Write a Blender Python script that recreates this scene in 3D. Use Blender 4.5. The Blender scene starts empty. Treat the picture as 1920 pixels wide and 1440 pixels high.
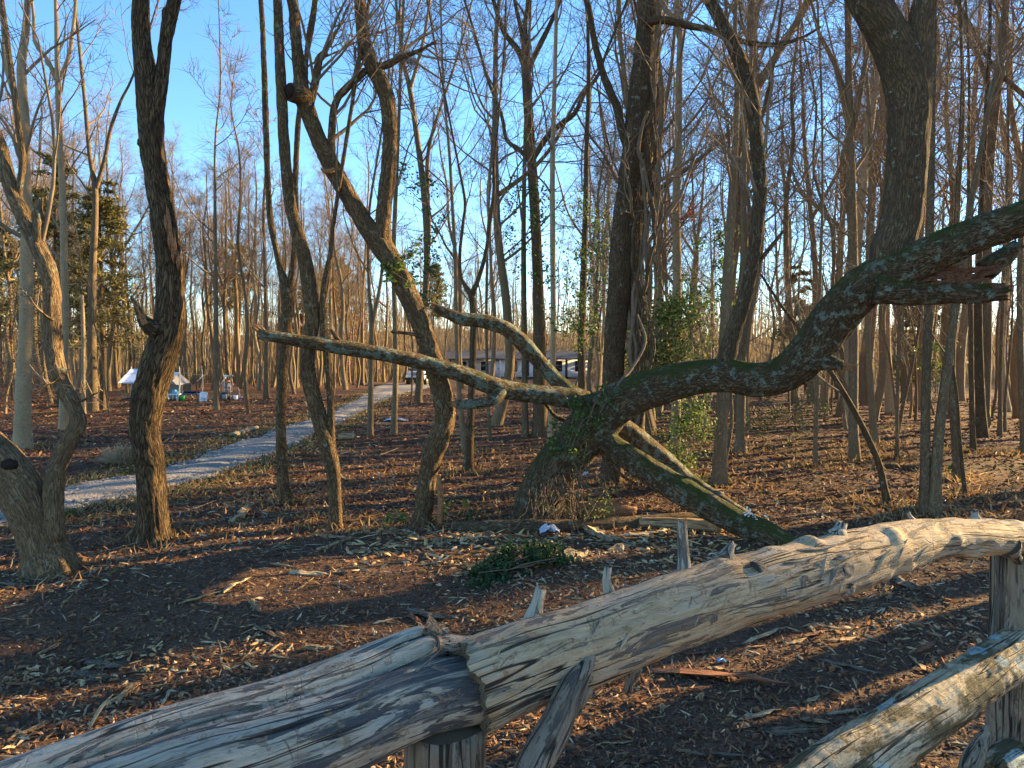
import bpy, math, random
import numpy as np
from mathutils import Vector, Matrix, Euler
R = math.radians
scn = bpy.context.scene
COL = scn.collection
rng = np.random.default_rng(7)
random.seed(7)

# ------------------------------------------------------------------ camera
H = 2.0                 # eye height
FPX = 1371.0            # focal length in pixels of the 1920 px wide photograph
HORIZON = 670.0
PITCH = math.atan((720 - HORIZON) / FPX)
cam_d = bpy.data.cameras.new('camera')
cam = bpy.data.objects.new('camera', cam_d)
COL.objects.link(cam)
cam.location = (0, 0, H)
cam.rotation_euler = (R(90) - PITCH, 0, 0)
cam_d.sensor_width = 36.0
cam_d.lens = 36.0 * FPX / 1920.0
cam_d.clip_start = 0.05
cam_d.clip_end = 2000
scn.camera = cam

# ------------------------------------------------------------------ sky, sun, exposure
SUN_AZ, SUN_EL = 62.0, 16.0         # degrees right of the view direction, degrees up
world = bpy.data.worlds.new('World'); scn.world = world
world.use_nodes = True
wn = world.node_tree.nodes; wl = world.node_tree.links
wn.clear()
sky = wn.new('ShaderNodeTexSky'); sky.sky_type = 'NISHITA'; sky.sun_disc = False
sky.sun_elevation = R(SUN_EL); sky.sun_rotation = R(SUN_AZ)
sky.altitude = 600; sky.air_density = 1.0; sky.dust_density = 0.1; sky.ozone_density = 3.0
bg = wn.new('ShaderNodeBackground'); bg.inputs['Strength'].default_value = 0.093
wo = wn.new('ShaderNodeOutputWorld')
hs = wn.new('ShaderNodeHueSaturation'); hs.inputs['Saturation'].default_value = 1.13
wl.new(sky.outputs[0], hs.inputs['Color']); wl.new(hs.outputs[0], bg.inputs['Color']); wl.new(bg.outputs[0], wo.inputs['Surface'])
sun_d = bpy.data.lights.new('sun', 'SUN'); sun = bpy.data.objects.new('sun', sun_d)
COL.objects.link(sun)
sun_d.energy = 5.0; sun_d.angle = R(0.5); sun_d.color = (1.0, 0.71, 0.34)
sdir = Vector((math.sin(R(SUN_AZ)) * math.cos(R(SUN_EL)), math.cos(R(SUN_AZ)) * math.cos(R(SUN_EL)), math.sin(R(SUN_EL))))
sun.rotation_euler = (-sdir).to_track_quat('-Z', 'Y').to_euler()
sun.location = sdir * 60
scn.view_settings.view_transform = 'Standard'
scn.view_settings.look = 'None'
scn.view_settings.gamma = 1.0
scn.view_settings.use_curve_mapping = False
scn.view_settings.exposure = 2.3
scn.cycles.max_bounces = 5
scn.cycles.diffuse_bounces = 3
scn.cycles.transparent_max_bounces = 4
scn.cycles.use_denoising = True

# ------------------------------------------------------------------ noise and pixel helpers
def _hash(ix, iy, iz, s):
    h = (ix.astype(np.int64) * 374761393 + iy.astype(np.int64) * 668265263 + iz.astype(np.int64) * 2147483647 + s * 974634777) & 0xFFFFFFFF
    h = ((h ^ (h >> 13)) * 1274126177) & 0xFFFFFFFF
    h = h ^ (h >> 16)
    return (h & 0xFFFFFF).astype(np.float64) / 0xFFFFFF
def vnoise(p, s=0):
    p = np.asarray(p, float)
    f = np.floor(p); t = p - f; t = t * t * (3 - 2 * t); i = f.astype(np.int64)
    out = 0
    for dx in (0, 1):
        wx = t[..., 0] if dx else 1 - t[..., 0]
        for dy in (0, 1):
            wy = t[..., 1] if dy else 1 - t[..., 1]
            for dz in (0, 1):
                wz = t[..., 2] if dz else 1 - t[..., 2]
                out = out + wx * wy * wz * _hash(i[..., 0] + dx, i[..., 1] + dy, i[..., 2] + dz, s)
    return out
def fbm(p, s=0, oct=3):
    p = np.asarray(p, float); a, o, tot = 1.0, 0, 0
    for k in range(oct):
        o = o + a * vnoise(p * 2 ** k, s + k); tot += a; a *= .5
    return o / tot
def hbase(Y):
    Y = np.asarray(Y, float)
    return -0.0068 * np.maximum(0, np.minimum(Y, 110) - 12) + .055 * np.maximum(0, np.minimum(Y, 330) - 98)
cP, sP = math.cos(PITCH), math.sin(PITCH)
def ray(x, y):
    r = (x - 960) / FPX; u = (720 - y) / FPX
    return np.array([r, cP + u * sP, -sP + u * cP])
def P(x, y, d):                      # pixel at forward depth d
    return np.array([0, 0, H]) + ray(x, y) * d
def PY(x, y, Y):                     # pixel on the upright plane at distance Y
    v = ray(x, y); return np.array([0, 0, H]) + v * (Y / v[1])
def G0(x, y):
    v = ray(x, y); t = 5.0
    for _ in range(60):
        Y = v[1] * t
        t = (H - float(hbase(Y))) / -v[2]
    return np.array([v[0] * t, v[1] * t, H + v[2] * t])

# road edges (world), from its two edges in the photograph
_yl = [1040, 990, 960, 935, 912, 890, 872, 850, 827, 806, 790, 770, 750, 735, 726, 719]
_xl = [-420, -190, -60, 60, 135, 258, 319, 385, 455, 517, 570, 626, 664, 690, 700, 720]
_xr = [-200, -5, 120, 257, 332, 405, 455, 520, 568, 612, 645, 684, 722, 770, 812, 835]
RL = np.array([G0(a, b)[:2] for a, b in zip(_xl, _yl)])
RR = np.array([G0(a, b)[:2] for a, b in zip(_xr, _yl)])
RC = (RL + RR) / 2; RWD = np.linalg.norm(RL - RR, axis=1) / 2
def road_dist(x, y):                 # signed distance to the road edge (negative on the road)
    best = np.full(np.shape(x), 1e9)
    for a, b, wa, wb in zip(RC[:-1], RC[1:], RWD[:-1], RWD[1:]):
        ab = b - a; L2 = ab @ ab
        t = np.clip(((x - a[0]) * ab[0] + (y - a[1]) * ab[1]) / L2, 0, 1)
        dd = np.hypot(x - a[0] - t * ab[0], y - a[1] - t * ab[1]) - 0.8 * (wa + (wb - wa) * t)
        best = np.minimum(best, dd)
    return best
def hground(x, y, dip=True):
    x = np.asarray(x, float); y = np.asarray(y, float)
    p = np.stack([x, y, np.zeros_like(x)], -1)
    n = (fbm(p * 0.45, 3, 3) - .5) * 0.16 + (fbm(p * 2.2, 11, 3) - .5) * 0.055
    rd = road_dist(x, y)
    k = np.clip(rd / 0.6, 0, 1); k = k * k * (3 - 2 * k)
    far = np.clip((np.asarray(y) - 98) / 60, 0, 1)
    z = hbase(y) + n * (0.12 + 0.88 * k) + far * 9 * (fbm(p * .02, 19, 3) - .5)
    if dip:
        z = z - 0.05 * np.clip(-rd / 0.12 - 0.6, 0, 1)
    return z
def hz(x, y):
    return float(hground(np.array([x]), np.array([y]))[0])
def G(x, y):
    g = G0(x, y); g[2] = hz(g[0], g[1]); return g

# ------------------------------------------------------------------ mesh building
class MB:
    def __init__(s): s.V = []; s.Q = []; s.T = []; s.TC = []; s.C = []; s.n = 0
    def add(s, V, Q=None, T=None, TC=None, C=None):
        V = np.asarray(V, float).reshape(-1, 3); m = len(V)
        s.V.append(V)
        s.TC.append(V if TC is None else np.asarray(TC, float).reshape(-1, 3))
        s.C.append(np.full((m, 3), .5) if C is None else np.broadcast_to(np.asarray(C, float), (m, 3)))
        if Q is not None and len(Q): s.Q.append(np.asarray(Q, np.int64).reshape(-1, 4) + s.n)
        if T is not None and len(T): s.T.append(np.asarray(T, np.int64).reshape(-1, 3) + s.n)
        s.n += m
    def mesh(s, name, mat, smooth=True):
        V = np.concatenate(s.V); me = bpy.data.meshes.new(name)
        Q = np.concatenate(s.Q) if s.Q else np.zeros((0, 4), np.int64)
        T = np.concatenate(s.T) if s.T else np.zeros((0, 3), np.int64)
        nl = Q.size + T.size; nf = len(Q) + len(T)
        me.vertices.add(len(V)); me.vertices.foreach_set('co', V.astype(np.float32).ravel())
        me.loops.add(nl); me.loops.foreach_set('vertex_index', np.concatenate([Q.ravel(), T.ravel()]).astype(np.int32))
        me.polygons.add(nf)
        st = np.concatenate([np.arange(len(Q)) * 4, Q.size + np.arange(len(T)) * 3]).astype(np.int32)
        me.polygons.foreach_set('loop_start', st)
        me.polygons.foreach_set('use_smooth', np.full(nf, smooth, dtype=bool))
        a = me.attributes.new('tc', 'FLOAT_VECTOR', 'POINT'); a.data.foreach_set('vector', np.concatenate(s.TC).astype(np.float32).ravel())
        c = np.concatenate(s.C); c4 = np.concatenate([c, np.ones((len(c), 1))], 1)
        b = me.attributes.new('col', 'FLOAT_COLOR', 'POINT'); b.data.foreach_set('color', c4.astype(np.float32).ravel())
        me.update(calc_edges=True); me.validate()
        if mat: me.materials.append(mat)
        return me
    def obj(s, name, mat, parent=None, smooth=True, **props):
        return put(name, s.mesh(name, mat, smooth), parent, **props)
def put(name, me, parent=None, loc=None, **props):
    o = bpy.data.objects.new(name, me); COL.objects.link(o)
    if parent is not None:
        o.parent = parent
        o.matrix_parent_inverse = parent.matrix_basis.inverted()
    if loc is not None: o.location = loc
    for k, v in props.items(): o[k] = v
    return o
def thing(name, label, category, loc=(0, 0, 0), group=None):
    o = put(name, None, None, tuple(float(v) for v in loc)); o.empty_display_size = .1
    o['label'] = label; o['category'] = category
    if group: o['group'] = group
    return o
def tag(o, label, category, group=None):
    o['label'] = label; o['category'] = category
    if group: o['group'] = group
    return o

def smooth_path(pts, rad, step):
    pts = np.asarray(pts, float); rad = np.asarray(rad, float)
    if len(pts) == 2:
        n = max(2, int(np.linalg.norm(pts[1] - pts[0]) / step) + 1); t = np.linspace(0, 1, n)[:, None]
        return pts[0] * (1 - t) + pts[1] * t, rad[0] * (1 - t[:, 0]) + rad[1] * t[:, 0]
    A = np.column_stack([pts, rad]); E = np.vstack([2 * A[0] - A[1], A, 2 * A[-1] - A[-2]])
    out = []
    for i in range(1, len(E) - 2):
        n = max(2, int(np.linalg.norm(E[i + 1, :3] - E[i, :3]) / step) + 1)
        t = np.linspace(0, 1, n, endpoint=False)[:, None]
        a, b, c, d = E[i - 1], E[i], E[i + 1], E[i + 2]
        out.append(.5 * (2 * b + (c - a) * t + (2 * a - 5 * b + 4 * c - d) * t ** 2 + (3 * b - a - 3 * c + d) * t ** 3))
    out.append(E[-2][None]); o = np.vstack(out)
    return o[:, :3], np.maximum(o[:, 3], 1e-4)
def frames(p):
    t = np.gradient(p, axis=0); t /= np.linalg.norm(t, axis=1)[:, None] + 1e-12
    ref = np.array([0, 0, 1.]) if abs(t[0][2]) < .9 else np.array([1., 0, 0])
    u = np.cross(t[0], ref); u /= np.linalg.norm(u); U = [u]
    for i in range(1, len(t)):
        u = u - t[i] * (u @ t[i]); u = u / (np.linalg.norm(u) + 1e-12); U.append(u)
    U = np.array(U); return t, U, np.cross(t, U)
def tube(mb, pts, rad, sides=12, step=.1, lump=.06, ridge=0., seed=0, flare=0., ragged=(0, 0), col=.5, ground=None, squash=None, disp=None, lumpk=2.2):
    p, r = smooth_path(pts, rad, step)
    t, U, W = frames(p); n = len(p)
    s = np.concatenate([[0], np.cumsum(np.linalg.norm(np.diff(p, axis=0), axis=1))])
    a = np.linspace(0, 2 * math.pi, sides, endpoint=False)
    ca, sa = np.cos(a), np.sin(a)
    rr = np.repeat(r[:, None], sides, 1)
    rm = float(np.mean(r))
    tc = np.stack([ca[None] * r[:, None], sa[None] * r[:, None], np.repeat(s[:, None], sides, 1)], -1) + seed * 7.31
    if lump: rr = rr * (1 + lump * 2 * (fbm(tc * np.array([1, 1, .55]) * (lumpk / max(rm, .02) * .5), seed, 2) - .5))
    if ridge:
        q = tc * np.array([26, 26, 3.2]); q = q + 1.2 * (vnoise(tc * np.array([6, 6, 6]), seed + 5)[..., None] - .5)
        rr = rr + ridge * (1 - np.abs(2 * vnoise(q, seed + 9) - 1) * 2)
    if flare:
        g = s if ground is None else np.maximum(0, s - ground)
        rr = rr * (1 + flare * np.exp(-g / .22)[:, None] * (1 + .6 * np.cos(a * 3 + seed)[None] + .35 * np.cos(a * 5 + seed * 2)[None]))
    if disp is not None: rr = rr + disp(a[None], s[:, None], tc)
    off = np.zeros((n, sides))
    rs = np.random.default_rng(seed + 100)
    if ragged[0]: off[0] -= ragged[0] * rs.random(sides)
    if ragged[1]:
        q = np.stack([ca * 3.1, sa * 3.1, np.full(sides, seed * 1.7)], -1)
        off[-1] += ragged[1] * (1.6 * fbm(q, seed, 2) - .3 + .25 * rs.random(sides))
    sx, sy = (1, 1) if squash is None else squash
    V = p[:, None] + U[:, None] * (ca[None] * rr * sx)[..., None] + W[:, None] * (sa[None] * rr * sy)[..., None] + t[:, None] * off[..., None]
    i = np.arange(n - 1)[:, None] * sides; j = np.arange(sides)[None]; k = (j + 1) % sides
    Q = np.stack([i + j, i + k, i + sides + k, i + sides + j], -1).reshape(-1, 4)
    VV = np.vstack([V.reshape(-1, 3), p[0] - t[0] * ragged[0] * .2, p[-1] + t[-1] * ragged[1] * .25])
    TT = np.vstack([tc.reshape(-1, 3), [[seed * 7.31, seed * 7.31, s[0]]], [[seed * 7.31, seed * 7.31, s[-1]]]])
    c0 = n * sides; jj = np.arange(sides); kk = (jj + 1) % sides
    T = np.vstack([np.stack([np.full(sides, c0), kk, jj], -1), np.stack([np.full(sides, c0 + 1), (n - 1) * sides + jj, (n - 1) * sides + kk], -1)])
    mb.add(VV, Q, T, TT, np.full((len(VV), 3), col) if np.isscalar(col) else col)
    return p, r
def batch_tubes(mb, pts, rad, sides, seed=0):
    """pts (N,K,3), rad (N,K): many small branches at once"""
    N, K, _ = pts.shape
    t = np.gradient(pts, axis=1); t /= np.linalg.norm(t, axis=2)[..., None] + 1e-12
    ref = np.where(np.abs(t[:, :1, 2:3]) < .8, np.array([0, 0, 1.]), np.array([1., 0, 0]))
    u = np.cross(t, ref); u /= np.linalg.norm(u, axis=2)[..., None] + 1e-12
    w = np.cross(t, u)
    a = np.linspace(0, 2 * math.pi, sides, endpoint=False); ca, sa = np.cos(a), np.sin(a)
    V = pts[:, :, None] + (u[:, :, None] * ca[:, None] + w[:, :, None] * sa[:, None]) * rad[:, :, None, None]
    s = np.concatenate([np.zeros((N, 1)), np.cumsum(np.linalg.norm(np.diff(pts, axis=1), axis=2), 1)], 1)
    off = (np.arange(N) * 1.37 % 50)[:, None, None]
    tc = np.stack([ca[None, None] * rad[..., None] + off, sa[None, None] * rad[..., None] + off, np.repeat(s[..., None], sides, 2)], -1)
    b = (np.arange(N) * K * sides)[:, None, None]; i = (np.arange(K - 1) * sides)[None, :, None]; j = np.arange(sides)[None, None]; k = (j + 1) % sides
    Q = np.stack([b + i + j, b + i + k, b + i + sides + k, b + i + sides + j], -1).reshape(-1, 4)
    mb.add(V.reshape(-1, 3), Q, None, tc.reshape(-1, 3))
def unit(v): return v / (np.linalg.norm(v, axis=-1, keepdims=True) + 1e-12)
def shoot(r, start, d, L, K, jit, up):
    N = len(start); pts = [start]; d = unit(d)
    for k in range(K - 1):
        d = unit(d + jit * r.normal(size=(N, 3)) + np.array([0, 0, up]))
        pts.append(pts[-1] + d * (L / (K - 1))[:, None])
    return np.stack(pts, 1)
def children(r, pts, rad, m, lo, ang):
    N, K, _ = pts.shape
    t = lo + (1 - lo) * r.random((N, m)) ** .9
    f = t * (K - 1); i = np.minimum(f.astype(int), K - 2); w = (f - i)[..., None]
    n = np.arange(N)[:, None]
    st = pts[n, i] * (1 - w) + pts[n, i + 1] * w
    rd = rad[n, i] * (1 - w[..., 0]) + rad[n, i + 1] * w[..., 0]
    tan = unit(pts[n, i + 1] - pts[n, i])
    ax = unit(np.cross(tan, r.normal(size=tan.shape)))
    an = (ang * (0.7 + .6 * r.random(t.shape)))[..., None]
    d = tan * np.cos(an) + ax * np.sin(an)
    return st.reshape(-1, 3), d.reshape(-1, 3), rd.reshape(-1), t.reshape(-1)
def crown(mb, r, path, prad, n1, lo, L1, ang=55, up=.10, m2=5, m3=5, twig=.006, K1=8, rel=.45, sides1=5, twl=1.0):
    """bare winter crown grown on a stem (path Nx3, radii N)"""
    N = len(path); t = lo + (1 - lo) * (np.arange(n1) + r.random(n1)) / n1
    f = t * (N - 1); i = np.minimum(f.astype(int), N - 2); w = (f - i)[:, None]
    st = path[i] * (1 - w) + path[i + 1] * w
    pr = prad[i] * (1 - w[:, 0]) + prad[i + 1] * w[:, 0]
    tan = unit(path[i + 1] - path[i]); az = r.random(n1) * 6.283
    side = unit(np.cross(tan, np.stack([np.cos(az), np.sin(az), .05 * az], -1)))
    an = np.radians(ang * (.65 + .5 * r.random(n1)))[:, None]
    d = tan * np.cos(an) + side * np.sin(an)
    L = L1 * (1.1 - .75 * (t - lo) / (1 - lo + 1e-6)) * (.55 + .6 * r.random(n1))
    p1 = shoot(r, st, d, L, K1, .14, up)
    r0 = np.minimum(pr * rel * (.6 + .6 * r.random(n1)), L * .018 + .004) + .004
    q1 = r0[:, None] * np.linspace(1, .28, K1)[None]
    batch_tubes(mb, p1, q1, sides1)
    s2, d2, rd2, t2 = children(r, p1, q1, m2, .22, R(48))
    L2 = np.repeat(L, m2) * (.62 - .35 * t2) * (.6 + .6 * r.random(len(t2)))
    p2 = shoot(r, s2, d2, L2, 5, .16, .08)
    q2 = np.maximum(rd2 * .6, twig * 1.3)[:, None] * np.linspace(1, .4, 5)[None]
    batch_tubes(mb, p2, q2, 4 if twig < .004 else 3)
    if m3:
        s3, d3, rd3, t3 = children(r, p2, q2, m3, .15, R(42))
        L3 = (.35 + .75 * r.random(len(t3))) * (1 - .4 * t3) * twl
        p3 = shoot(r, s3, d3, L3, 4, .2, .05)
        q3 = np.full((len(t3), 1), twig) * np.linspace(1, .5, 4)[None]
        batch_tubes(mb, p3, q3, 3)

def leaf_quads(mb, c, n, size, r, cols, asp=.6, fold=.25):
    """c (N,3) centres, n (N,3) rough normals: small folded leaves"""
    N = len(c); n = unit(n + .7 * r.normal(size=(N, 3)))
    u = unit(np.cross(n, r.normal(size=(N, 3)))); w = np.cross(n, u)
    s = (size * (.6 + .8 * r.random(N)))[:, None]
    V = np.stack([c - u * s, c + w * s * asp - n * s * fold, c + u * s * 1.1, c - w * s * asp - n * s * fold], 1)
    i = np.arange(N)[:, None] * 4
    T = np.concatenate([i + np.array([[0, 1, 2]]), i + np.array([[0, 2, 3]])])
    C = np.repeat(cols, 4, 0)
    mb.add(V.reshape(-1, 3), None, T, None, C)
def pick(r, N, pal, pr, var=.25):
    pal = np.array(pal, float); pr = np.array(pr, float) / np.sum(pr)
    return pal[r.choice(len(pal), N, p=pr)] * (1 - var + 2 * var * r.random((N, 1)))
def box(mb, c, size, M=None, taper=1.0, col=.5):
    x, y, z = [v / 2 for v in size]
    V = np.array([[-x, -y, -z], [x, -y, -z], [x, y, -z], [-x, y, -z], [-x * taper, -y * taper, z], [x * taper, -y * taper, z], [x * taper, y * taper, z], [-x * taper, y * taper, z]])
    if M is not None: V = V @ np.array(M).T
    V = V + np.array(c)
    mb.add(V, [[0, 3, 2, 1], [4, 5, 6, 7], [0, 1, 5, 4], [1, 2, 6, 5], [2, 3, 7, 6], [3, 0, 4, 7]], None, None, np.full((8, 3), col) if np.isscalar(col) else col)
def rotz(a): return np.array([[math.cos(a), -math.sin(a), 0], [math.sin(a), math.cos(a), 0], [0, 0, 1]])

# ------------------------------------------------------------------ materials
def new_mat(name):
    m = bpy.data.materials.new(name); m.use_nodes = True; nt = m.node_tree
    b = nt.nodes['Principled BSDF']
    return m, nt, b
def N(nt, typ, **kw):
    n = nt.nodes.new(typ)
    for k, v in kw.items():
        if hasattr(n, k): setattr(n, k, v)
    return n
def setin(n, **kw):
    for k, v in kw.items(): n.inputs[k.replace('_', ' ')].default_value = v
    return n
def ramp(nt, fac, stops):
    r = nt.nodes.new('ShaderNodeValToRGB'); e = r.color_ramp.elements
    while len(e) < len(stops): e.new(.5)
    for k, (p, c) in enumerate(stops):
        e[k].position = p; e[k].color = (c[0], c[1], c[2], 1) if not np.isscalar(c) else (c, c, c, 1)
    nt.links.new(fac, r.inputs[0]); return r.outputs[0]
def mixc(nt, fac, a, b, mode='MIX'):
    m = nt.nodes.new('ShaderNodeMix'); m.data_type = 'RGBA'; m.blend_type = mode
    for s, v in ((m.inputs[0], fac), (m.inputs[6], a), (m.inputs[7], b)):
        if hasattr(v, 'links'): nt.links.new(v, s)
        elif np.isscalar(v): s.default_value = v
        else: s.default_value = (v[0], v[1], v[2], 1)
    return m.outputs[2]
def math_(nt, op, a, b=None, clamp=False):
    m = nt.nodes.new('ShaderNodeMath'); m.operation = op; m.use_clamp = clamp
    for s, v in ((m.inputs[0], a), (m.inputs[1], b)):
        if v is None: continue
        if hasattr(v, 'links'): nt.links.new(v, s)
        else: s.default_value = v
    return m.outputs[0]
def maprange(nt, v, a, b, c=0, d=1):
    m = nt.nodes.new('ShaderNodeMapRange'); nt.links.new(v, m.inputs[0])
    m.inputs[1].default_value = a; m.inputs[2].default_value = b; m.inputs[3].default_value = c; m.inputs[4].default_value = d
    return m.outputs[0]
def tcvec(nt, scale):
    a = nt.nodes.new('ShaderNodeAttribute'); a.attribute_name = 'tc'
    m = nt.nodes.new('ShaderNodeMapping'); m.inputs['Scale'].default_value = scale
    nt.links.new(a.outputs['Vector'], m.inputs[0]); return m.outputs[0]
def noise(nt, vec, scale=5, detail=3, rough=.55, dist=0):
    n = nt.nodes.new('ShaderNodeTexNoise'); n.inputs['Scale'].default_value = scale; n.inputs['Detail'].default_value = detail
    n.inputs['Roughness'].default_value = rough; n.inputs['Distortion'].default_value = dist
    if vec is not None: nt.links.new(vec, n.inputs['Vector'])
    return n.outputs[0]
def bump(nt, b, h, strength=.6, dist=.02):
    n = nt.nodes.new('ShaderNodeBump'); n.inputs['Strength'].default_value = strength; n.inputs['Distance'].default_value = dist
    nt.links.new(h, n.inputs['Height']); nt.links.new(n.outputs[0], b.inputs['Normal'])

def bark(name, dark, mid, light, scale=22, stretch=.16, lichen=0., moss=0., rnd=0., bumpd=.03, licol=(.21, .26, .205), smoothbark=False):
    wm = lambda c: (c[0] * 1.12, c[1] * .94, c[2] * .68)
    dark, mid, light = wm(dark), wm(mid), wm(light)
    m, nt, b = new_mat(name)
    v = tcvec(nt, (1, 1, stretch))
    wob = N(nt, 'ShaderNodeVectorMath', operation='ADD')
    nz = nt.nodes.new('ShaderNodeTexNoise'); nz.inputs['Scale'].default_value = 11; nz.inputs['Detail'].default_value = 4; nt.links.new(v, nz.inputs['Vector'])
    sc = N(nt, 'ShaderNodeVectorMath', operation='SCALE'); sc.inputs['Scale'].default_value = .22
    nt.links.new(nz.outputs['Color'], sc.inputs[0]); nt.links.new(v, wob.inputs[0]); nt.links.new(sc.outputs[0], wob.inputs[1])
    vo = N(nt, 'ShaderNodeTexVoronoi', feature='DISTANCE_TO_EDGE'); vo.inputs['Scale'].default_value = scale
    nt.links.new(wob.outputs[0], vo.inputs['Vector'])
    fine = noise(nt, tcvec(nt, (1, 1, .38)), scale * 3.4, 5, .72)
    broad = noise(nt, tcvec(nt, (1, 1, .5)), 5, 4, .65)
    edge = maprange(nt, vo.outputs['Distance'], 0, .22)
    rid = noise(nt, tcvec(nt, (1, 1, stretch * 1.3)), scale * 1.7, 4, .7, .4)
    if smoothbark:
        h = math_(nt, 'ADD', math_(nt, 'MULTIPLY', edge, .2), math_(nt, 'MULTIPLY', fine, .75))
        c = ramp(nt, h, [(.2, mid), (.5, mid), (.85, light)])
        c = mixc(nt, maprange(nt, noise(nt, tcvec(nt, (1, 1, 2.2)), 13, 4, .65), .54, .64, 0, .75), c, dark)
    else:
        h = math_(nt, 'ADD', math_(nt, 'MULTIPLY', edge, .36), math_(nt, 'ADD', math_(nt, 'MULTIPLY', rid, .55), math_(nt, 'MULTIPLY', fine, .38)))
        c = ramp(nt, h, [(.42, dark), (.60, mid), (.95, light)])
    c = mixc(nt, maprange(nt, broad, .38, .66, 0, .6), c, mixc(nt, .45, dark, mid))
    if rnd:
        oi = nt.nodes.new('ShaderNodeObjectInfo')
        c = mixc(nt, rnd, c, ramp(nt, oi.outputs['Random'], [(0, dark), (.45, mid), (1, light)]))
    if lichen:
        ln = noise(nt, tcvec(nt, (1, 1, 1)), 11, 5, .66, .25)
        lf = maprange(nt, ln, .66 - .16 * lichen, .70 - .16 * lichen, 0, .8)
        lf = math_(nt, 'MULTIPLY', lf, maprange(nt, noise(nt, tcvec(nt, (1, 1, 1)), 60, 2), .3, .5, .3, 1))
        c = mixc(nt, lf, c, mixc(nt, noise(nt, tcvec(nt, (1, 1, 1)), 35, 2), licol, (licol[0] * 1.5, licol[1] * 1.45, licol[2] * 1.3)))
    if moss:
        g = nt.nodes.new('ShaderNodeNewGeometry'); sx = nt.nodes.new('ShaderNodeSeparateXYZ'); nt.links.new(g.outputs['Normal'], sx.inputs[0])
        mf = math_(nt, 'MULTIPLY', maprange(nt, sx.outputs['Z'], .05, .65), maprange(nt, noise(nt, tcvec(nt, (1, 1, .6)), 4.5, 4, .6), .62 - .25 * moss, .72 - .22 * moss))
        c = mixc(nt, mf, c, mixc(nt, fine, (.026, .036, .006), (.105, .115, .022)))
    nt.links.new(c, b.inputs['Base Color']); b.inputs['Roughness'].default_value = .9
    b.inputs['Specular IOR Level'].default_value = .2
    bump(nt, b, h, .55 if smoothbark else 1.0, bumpd * (.3 if smoothbark else 1))
    return m
def plain(name, col, rough=.6, metal=0., nscale=20, namt=.25, spec=.4, coords='Object'):
    m, nt, b = new_mat(name)
    t = nt.nodes.new('ShaderNodeTexCoord')
    n = noise(nt, t.outputs[coords], nscale, 4, .6)
    c = mixc(nt, maprange(nt, n, .25, .75), [v * (1 - namt) for v in col], [min(1, v * (1 + namt)) for v in col])
    nt.links.new(c, b.inputs['Base Color'])
    b.inputs['Roughness'].default_value = rough; b.inputs['Metallic'].default_value = metal; b.inputs['Specular IOR Level'].default_value = spec
    return m
def colmat(name, rough=.85, nscale=60, namt=.3, trans=0.):
    m, nt, b = new_mat(name)
    a = nt.nodes.new('ShaderNodeAttribute'); a.attribute_name = 'col'
    g = nt.nodes.new('ShaderNodeNewGeometry')
    n = noise(nt, g.outputs['Position'], nscale, 3, .6)
    c = mixc(nt, 1.0, a.outputs['Color'], ramp(nt, n, [(.3, 1 - namt), (.7, 1 + namt)]), 'MULTIPLY')
    nt.links.new(c, b.inputs['Base Color']); b.inputs['Roughness'].default_value = rough; b.inputs['Specular IOR Level'].default_value = .25
    if trans:
        tr = nt.nodes.new('ShaderNodeBsdfTranslucent'); nt.links.new(c, tr.inputs['Color'])
        ms = nt.nodes.new('ShaderNodeMixShader'); ms.inputs[0].default_value = trans
        out = nt.nodes['Material Output']; nt.links.new(b.outputs[0], ms.inputs[1]); nt.links.new(tr.outputs[0], ms.inputs[2]); nt.links.new(ms.outputs[0], out.inputs[0])
    return m

M_OAK = bark('bark_furrowed_oak', (.014, .011, .009), (.105, .080, .056), (.30, .235, .155), 30, .15, bumpd=.09)
M_BARK = bark('bark_brown', (.026, .018, .013), (.150, .108, .070), (.31, .23, .145), 38, .24, lichen=.30, moss=.25, bumpd=.04)
M_MOSSY = bark('bark_mossy_lichen', (.022, .017, .012), (.115, .090, .064), (.25, .195, .138), 32, .30, lichen=.70, moss=.95, bumpd=.06)
M_LICHEN = bark('bark_lichen_limb', (.024, .018, .012), (.135, .102, .066), (.28, .215, .14), 36, .30, lichen=1.0, moss=.45, bumpd=.05)
M_STUMP = bark('bark_smooth_grey_brown', (.05, .036, .024), (.185, .14, .10), (.32, .25, .175), 44, .16, lichen=.25, moss=.15)
M_PALE = bark('bark_pale', (.10, .080, .060), (.29, .245, .19), (.45, .39, .31), 20, .4, lichen=.2, rnd=.15, smoothbark=True)
M_FOREST = bark('bark_forest', (.050, .040, .032), (.18, .148, .112), (.35, .29, .215), 34, .26, lichen=.25, rnd=.35)
M_DARKBARK = bark('bark_dark', (.024, .018, .013), (.105, .080, .056), (.21, .162, .112), 34, .22, lichen=.2, rnd=.2)
M_TWIG = plain('twig_bark', (.20, .145, .094), .9, nscale=3, namt=.3, spec=.2)
M_VINE = plain('vine_bark', (.15, .105, .068), .9, nscale=9, namt=.35, spec=.2)
M_LEAF = colmat('leaf', .55, 30, .25, .35)
M_CHIP = colmat('wood_chip', .9, 90, .35)
M_NEEDLE = colmat('evergreen_needles', .7, 12, .3, .2)
M_HEART = plain('broken_heartwood', (.26, .125, .055), .9, nscale=55, namt=.75, spec=.2)
M_HOLLOW = plain('rotten_hollow_shade', (.03, .02, .014), .95, nscale=50, namt=.5, spec=.1)  # near-black colour holds the shade inside the rotted and sawn hollows

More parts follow.
